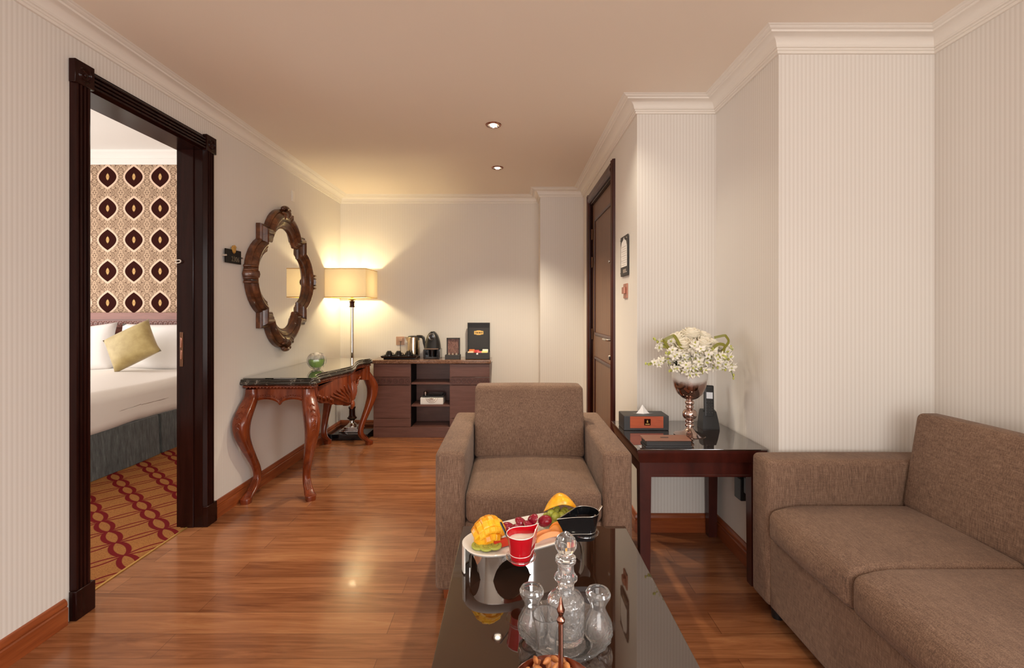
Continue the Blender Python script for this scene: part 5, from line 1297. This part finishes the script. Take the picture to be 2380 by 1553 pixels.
# fruit
FZ_ = PZ_-0.006
def hedgehog(c, rx, ry, h, rot, tilt):
    """mango half turned inside out, scored into cubes"""
    bm = B(); MM = Matrix.Translation(c) @ Matrix.Rotation(rot, 4, 'Z') @ Matrix.Rotation(tilt, 4, 'X')
    for i in range(-3, 4):
        for j in range(-3, 4):
            x, y = i/3.4, j/3.4; d = x*x+y*y
            if d > 1.02: continue
            th = d**0.5*1.18; a = math.atan2(y, x)
            n_ = Vector((math.sin(th)*math.cos(a), math.sin(th)*math.sin(a), math.cos(th)))
            p = Vector((n_.x*rx, n_.y*ry, n_.z*h)); L_ = 0.0115
            q = Vector((0, 0, 1)).rotation_difference(n_).to_matrix().to_4x4()
            n0 = len(bm.verts); s = 0.0098
            loft(bm, [[(-s*0.75, -s*0.75, -0.020), (s*0.75, -s*0.75, -0.020), (s*0.75, s*0.75, -0.020), (-s*0.75, s*0.75, -0.020)], [(-s, -s, -0.004), (s, -s, -0.004), (s, s, -0.004), (-s, s, -0.004)], [(-s*0.95, -s*0.95, 0.003), (s*0.95, -s*0.95, 0.003), (s*0.95, s*0.95, 0.003), (-s*0.95, s*0.95, 0.003)], [(-s*0.6, -s*0.6, 0.006), (s*0.6, -s*0.6, 0.006), (s*0.6, s*0.6, 0.006), (-s*0.6, s*0.6, 0.006)]])
            xform(bm, Matrix.Translation(p) @ q, n0)
    n0 = len(bm.verts); prof = [(math.cos(a), math.sin(a)) for a in (PI/2*k/8 for k in range(9))]; prof[-1] = (0, 1)
    lathe(bm, [(0, 0)]+prof, (0, 0, 0), 24); bm.verts.ensure_lookup_table()
    for v in bm.verts[n0:]: v.co = Vector((v.co.x*(rx-0.006), v.co.y*(ry-0.006), v.co.z*(h-0.008)))
    xform(bm, MM); return bm
o = obj('mango_half', hedgehog((-0.066, 1.362, FZ_+0.010), 0.049, 0.040, 0.066, 0.4, 0.25), M['mango'], angle=25); tag(o, 'mango half scored into cubes at the platter\'s left end', 'mango', 'mango halves on the platter')
bm = B(); rings = []
for k in range(13):
    u_ = -1+2*k/12; w = math.cos(u_*PI/2)**0.8; R = []
    for q in range(17):
        a = PI*q/16; R.append((u_*0.056, 0.032*w*math.cos(a), 0.030*w*math.sin(a)-0.012*abs(u_)**1.5+0.012*(1-u_*u_)))
    for q in range(16, -1, -1):
        a = PI*q/16; R.append((u_*0.055, 0.029*w*math.cos(a), max(0.0, 0.022*w*math.sin(a)-0.004)-0.012*abs(u_)**1.5+0.010*(1-u_*u_)))
    rings.append(R)
loft(bm, rings); xform(bm, Matrix.Translation((0.160, 1.500, FZ_+0.046)) @ Matrix.Rotation(0.12, 4, 'Z') @ Matrix.Rotation(-0.22, 4, 'X'))
tag(obj('mango_half', bm, M['mango'], angle=60), 'arched mango half resting on the green grapes', 'mango', 'mango halves on the platter')
g0 = None; rnd = random.Random(3); k = 0
for lay, (z, n_) in enumerate(((0.011, 13), (0.029, 9))):
    for i in range(n_):
        a = i*2.399; r = (0.052 if lay == 0 else 0.040)*math.sqrt((i+0.5)/n_)
        p = (0.158+r*1.05*math.cos(a), 1.492+r*0.8*math.sin(a), FZ_+z)
        if g0 is None:
            bm = B(); ball(bm, (0, 0, 0), 0.0118, 12, 9, 1, 1, 1.15); g0 = obj('green_grape', bm, M['green_grape'], local=True, angle=180); o = g0
        else: o = dup(g0)
        o.location = p; o.rotation_euler = (rnd.uniform(0, 3), rnd.uniform(0, 3), 0); o.scale = (rnd.uniform(0.92, 1.1),)*3
        tag(o, 'green grape in the pile under the arched mango half', 'grape', 'green grapes on the platter')
rg = [(-0.008, 1.415, 0.3, 0.012, 'halved red grape wedge leaning by the spoon'), (0.030, 1.430, 1.2, 0.020, 'halved red grape standing upright in the platter\'s middle'), (0.052, 1.420, 2.0, 0.014, 'halved red grape behind the red cup'), (0.070, 1.445, 0.7, 0.024, 'tallest halved red grape wedge of the row'), (0.106, 1.455, 1.7, 0.016, 'halved red grape nearest the green grape pile'), (0.012, 1.405, 2.6, 0.010, 'lowest halved red grape in front of the row')]
for x, y, r, dz, lab in rg:
    t = thing('red_grape_half', lab, 'grape', (x, y, FZ_+0.004+dz), 'red grape halves on the platter')
    MM = Matrix.Rotation(r*0.35-0.4, 4, 'Z') @ Matrix.Rotation(0.75+0.35*math.sin(r*9), 4, 'X') @ Matrix.Rotation(0.9*math.sin(r*7), 4, 'Y')
    bm = B(); prof = [(0.0175*math.cos(a), 0.0175*math.sin(a)) for a in (PI/2*k/8 for k in range(9))]; prof[-1] = (0, 0.0175); lathe(bm, prof, (0, 0, 0), 18); bmesh.ops.scale(bm, vec=(1.35, 1, 0.9), verts=bm.verts[:]); xform(bm, MM); obj('skin', bm, M['red_grape'], t, local=True)
    bm = B(); lathe(bm, [(0, 0.0), (0.0172, 0.0), (0.0172, -0.0012), (0, -0.0012)], (0, 0, 0), 18); bmesh.ops.scale(bm, vec=(1.35, 1, 1), verts=bm.verts[:]); xform(bm, MM); obj('cut_face', bm, M['grape_flesh'], t, local=True)
for i, (x, y, r, lab) in enumerate(((-0.092, 1.332, 0.3, 'leftmost kiwi slice under the scored mango'), (-0.068, 1.322, -0.2, 'middle kiwi slice under the scored mango'), (-0.045, 1.326, 0.1, 'kiwi slice under the scored mango nearest the red cup'))):
    t = thing('kiwi_slice', lab, 'kiwi', (x, y, FZ_+0.003+0.002*i), 'kiwi slices on the platter')
    MM = Matrix.Rotation(r, 4, 'Z') @ Matrix.Rotation(0.12, 4, 'X')
    bm = B(); lathe(bm, [(0, 0), (0.019, 0), (0.020, 0.003), (0.019, 0.006), (0, 0.006)], (0, 0, 0), 20); xform(bm, MM); obj('flesh', bm, M['kiwi'], t, local=True)
    bm = B()
    for k in range(14): a = 2*PI*k/14; ball(bm, (0.010*math.cos(a), 0.010*math.sin(a), 0.006), 0.0011, 6, 4, 1, 1, 0.6)
    xform(bm, MM); obj('seeds', bm, M['seed'], t, local=True)
bm = B(); loft(bm, [[(-0.03, -0.012, 0), (0.03, -0.012, 0), (0.03, 0.012, 0), (-0.03, 0.012, 0)], [(-0.03, -0.003, 0.018), (0.03, -0.003, 0.018), (0.03, 0.003, 0.018), (-0.03, 0.003, 0.018)]]); xform(bm, Matrix.Translation((-0.022, 1.345, FZ_+0.002)) @ Matrix.Rotation(0.5, 4, 'Z'))
tag(obj('watermelon_slice', bm, M['watermelon']), 'small red watermelon slice between mango and red cup', 'watermelon')
def wedge(name, mat_, c, r, w, rot, tilt, label, cat, group, arc=PI):
    bm = B(); outer = [(r*math.cos(a), 0, r*math.sin(a)) for a in (arc*k/12 for k in range(13))]; inner = [(r*0.80*math.cos(a), 0, r*0.10*math.sin(a)) for a in (arc*k/12 for k in range(13))]
    outer = [(x, y_, z*(0.42 if name == 'melon_slice' else 1.0)) for x, y_, z in outer]
    if name == 'orange_wedge': inner = [(r*0.05*math.cos(a), 0, r*0.05*math.sin(a)) for a in (arc*k/12 for k in range(13))]
    R = []
    for o_, i_ in zip(outer, inner): R.append([(o_[0], -w/2, o_[2]), (o_[0], w/2, o_[2]), (i_[0], w/3, i_[2]), (i_[0], -w/3, i_[2])])
    loft(bm, R); xform(bm, Matrix.Translation(c) @ Matrix.Rotation(rot, 4, 'Z') @ Matrix.Rotation(tilt, 4, 'X')); tag(obj(name, bm, mat_, angle=40), label, cat, group)
wedge('orange_wedge', M['orange'], (0.145, 1.418, FZ_+0.003), 0.030, 0.012, -0.2, -0.25, 'orange segment standing beside the black cup', 'orange', 'orange wedges on the platter')
wedge('orange_wedge', M['orange'], (0.138, 1.405, FZ_+0.003), 0.026, 0.012, 0.1, -0.5, 'orange segment lying in front of the taller one', 'orange', 'orange wedges on the platter')
wedge('melon_slice', M['melon'], (0.112, 1.366, FZ_+0.006), 0.046, 0.016, 0.50, -0.55, 'orange melon slice nearest the platter front', 'melon', 'melon slices on the platter')
wedge('melon_slice', M['melon'], (0.098, 1.392, FZ_+0.004), 0.040, 0.014, 0.55, -0.4, 'orange melon slice behind the front one', 'melon', 'melon slices on the platter')

# ================================================================== CRYSTAL SET
kx, ky = 0.122, 1.045
def flut(tt, z): return 1+0.012*math.sin(14*tt)
def gpart(name, prof, c, t, seg=48, mod=None, m_=None, angle=30):
    bm = B(); lathe(bm, prof, c, seg, mod); return obj(name, bm, m_ or M['crystal'], t, angle=angle)
t = thing('crystal_dish', 'round fluted crystal dish under the decanter', 'dish', (kx, ky, TZ))
pf = [(0, 0.004), (0.045, 0.004), (0.047, 0.0), (0.056, 0.0), (0.062, 0.006), (0.080, 0.018), (0.096, 0.034), (0.1025, 0.042), (0.100, 0.0445), (0.092, 0.039), (0.076, 0.024), (0.060, 0.013), (0.045, 0.0105), (0, 0.0105)]
gpart('glass', pf, (kx, ky, TZ), t, 96, lambda a, z: 1+(0.016*max(0, (z-0.006)/0.04))*math.cos(24*a), M['crystal_cut'], angle=20)
bz_ = TZ+0.0112
def bottle(name, label, cat, x, y, prof, group=None, mod=None, seg=48, angle=30):
    t = thing(name, label, cat, (x, y, bz_), group); gpart('glass', prof, (x, y, bz_), t, seg, mod, angle=angle); return t
dx_, dy_ = kx+0.002, ky+0.010
cut = lambda a, z: 1+(0.022*math.sin(12*a+z*260)*math.sin(12*a-z*260) if 0.012 < z < 0.078 else (0.05*math.cos(10*a) if 0.138 < z < 0.152 else 0))
dp = [(0, 0.003), (0.032, 0.0), (0.038, 0.002), (0.040, 0.012)]+[(0.0405+0.0015*k/8, 0.014+0.062*k/8) for k in range(9)]
dp += [(0.0425, 0.082), (0.041, 0.092), (0.034, 0.104), (0.022, 0.112), (0.019, 0.120), (0.0185, 0.130), (0.021, 0.136), (0.026, 0.143), (0.026, 0.147), (0.020, 0.153), (0.0175, 0.160), (0.0175, 0.178), (0.023, 0.184), (0.023, 0.188), (0.014, 0.189), (0.012, 0.185), (0.012, 0.125), (0.016, 0.112), (0.030, 0.098), (0.0365, 0.086), (0.0365, 0.020), (0.030, 0.012), (0, 0.012)]
dp = [(r, z*0.93) for r, z in dp]
t = bottle('decanter', 'cut crystal decanter with a ball stopper in the dish', 'decanter', dx_, dy_, dp, None, cut, 72, 18)
t.children[0].data.materials[0] = M['crystal_cut']
st = [(0, 0.160), (0.0095, 0.160), (0.0115, 0.1895), (0.0215, 0.1900), (0.0225, 0.195), (0.013, 0.200), (0.012, 0.204), (0.018, 0.210), (0.0235, 0.222), (0.0240, 0.232), (0.0200, 0.245), (0.0120, 0.254), (0.005, 0.260), (0, 0.263)]
st = [(r*1.02, 0.189*0.93+(z-0.1895)*0.86 if z > 0.189 else z*0.93) for r, z in st]
gpart('stopper', st, (dx_, dy_, bz_), t, 24, lambda a, z: 1+(0.035*math.cos(8*a) if z > 0.208 else 0), angle=14)
vp = [(r*(1.06 if z > 0.09 else 1.0), z*0.83) for r, z in [(0, 0.003), (0.024, 0.0), (0.029, 0.004), (0.032, 0.022), (0.030, 0.042), (0.022, 0.062), (0.0165, 0.076), (0.0165, 0.086), (0.021, 0.100), (0.0255, 0.110), (0.0265, 0.118), (0.023, 0.126), (0.0165, 0.128), (0.0155, 0.124), (0.019, 0.117), (0.0165, 0.106), (0.0125, 0.092), (0.0115, 0.080), (0.015, 0.066), (0.024, 0.044), (0.026, 0.024), (0.022, 0.009), (0, 0.008)]]
bottle('bud_vase', 'hourglass crystal bud vase on the dish left of the decanter', 'bud vase', kx-0.074, ky+0.022, vp, 'crystal bud vases on the dish', lambda a, z: 1+(0.03*abs(math.sin(9*a)) if z < 0.05 else 0), 54)
bottle('bud_vase', 'hourglass crystal bud vase on the dish right of the decanter', 'bud vase', kx+0.075, ky+0.012, vp, 'crystal bud vases on the dish', lambda a, z: 1+(0.03*abs(math.sin(9*a)) if z < 0.05 else 0), 54)
cp = [(0, 0.004), (0.017, 0.0), (0.021, 0.003), (0.022, 0.03), (0.025, 0.06), (0.0290, 0.080), (0.0305, 0.085), (0.0302, 0.0875), (0.0288, 0.0882), (0.0272, 0.0865), (0.0265, 0.080), (0.0222, 0.06), (0.019, 0.03), (0.017, 0.010), (0, 0.009)]
bottle('tumbler', 'small clear glass tumbler in front of the decanter', 'glass', kx-0.046, ky-0.044, cp, None, lambda a, z: 1+(0.03*math.cos(10*a) if z < 0.055 else 0), 60)

# ================================================================== NUT DISH with copper centre rod
nx, ny, nz = 0.078, 0.842, TZ+0.020
t = thing('nut_dish', 'shallow copper dish of almonds with a tall centre rod', 'dish', (nx, ny, TZ))
bm = B(); lathe(bm, [(0, 0.0), (0.035, 0.0), (0.036, 0.004), (0.028, 0.014), (0.034, 0.026), (0.060, 0.038), (0.076, 0.062), (0.0785, 0.071), (0.0765, 0.072), (0.073, 0.064), (0.058, 0.043), (0.0, 0.034)], (nx, ny, TZ), 48); obj('bowl', bm, M['copper'], t, angle=50)
rx_ = 0.0135
bm = B(); lathe(bm, [(0.0047, 0.034), (0.0044, 0.185), (0.0072, 0.188), (0.0076, 0.192), (0.0048, 0.196), (0.0042, 0.200), (0.0066, 0.206), (0.0074, 0.210), (0.0048, 0.216), (0.0036, 0.222), (0.0017, 0.231), (0, 0.233)], (nx+0.012, ny, TZ), 16); obj('centre_rod', bm, M['copper'], t)
a0_ = None; rnd = random.Random(11)
for lay, (z, n_, rr) in enumerate(((0.055, 16, 0.052), (0.069, 30, 0.070), (0.081, 22, 0.060))):
    for i in range(n_):
        a = i*2.399+lay; r = rr*math.sqrt((i+0.6)/n_)
        x, y = r*math.cos(a), r*math.sin(a)
        if math.hypot(x-0.012, y) < 0.016: continue
        if a0_ is None:
            bm = B(); prof = [(0.0058*math.sin(PI*k/10)**0.85*(1-0.22*(k/10-0.5)), -0.0115+0.023*k/10) for k in range(11)]; prof[0] = (0, -0.0115); prof[-1] = (0, 0.0115)
            lathe(bm, prof, (0, 0, 0), 12); bmesh.ops.scale(bm, vec=(1, 0.72, 1), verts=bm.verts[:]); a0_ = obj('almond', bm, M['almond'], local=True, angle=180); o = a0_
        else: o = dup(a0_)
        o.location = (nx+x, ny+y, TZ+z+0.004*(1-(r/rr)**2)); o.rotation_euler = (PI/2+rnd.uniform(-.35, .35), rnd.uniform(0, 6), rnd.uniform(0, 6))
        tag(o, 'brown almond among the nuts in the copper dish', 'almond', 'almonds in the copper dish')
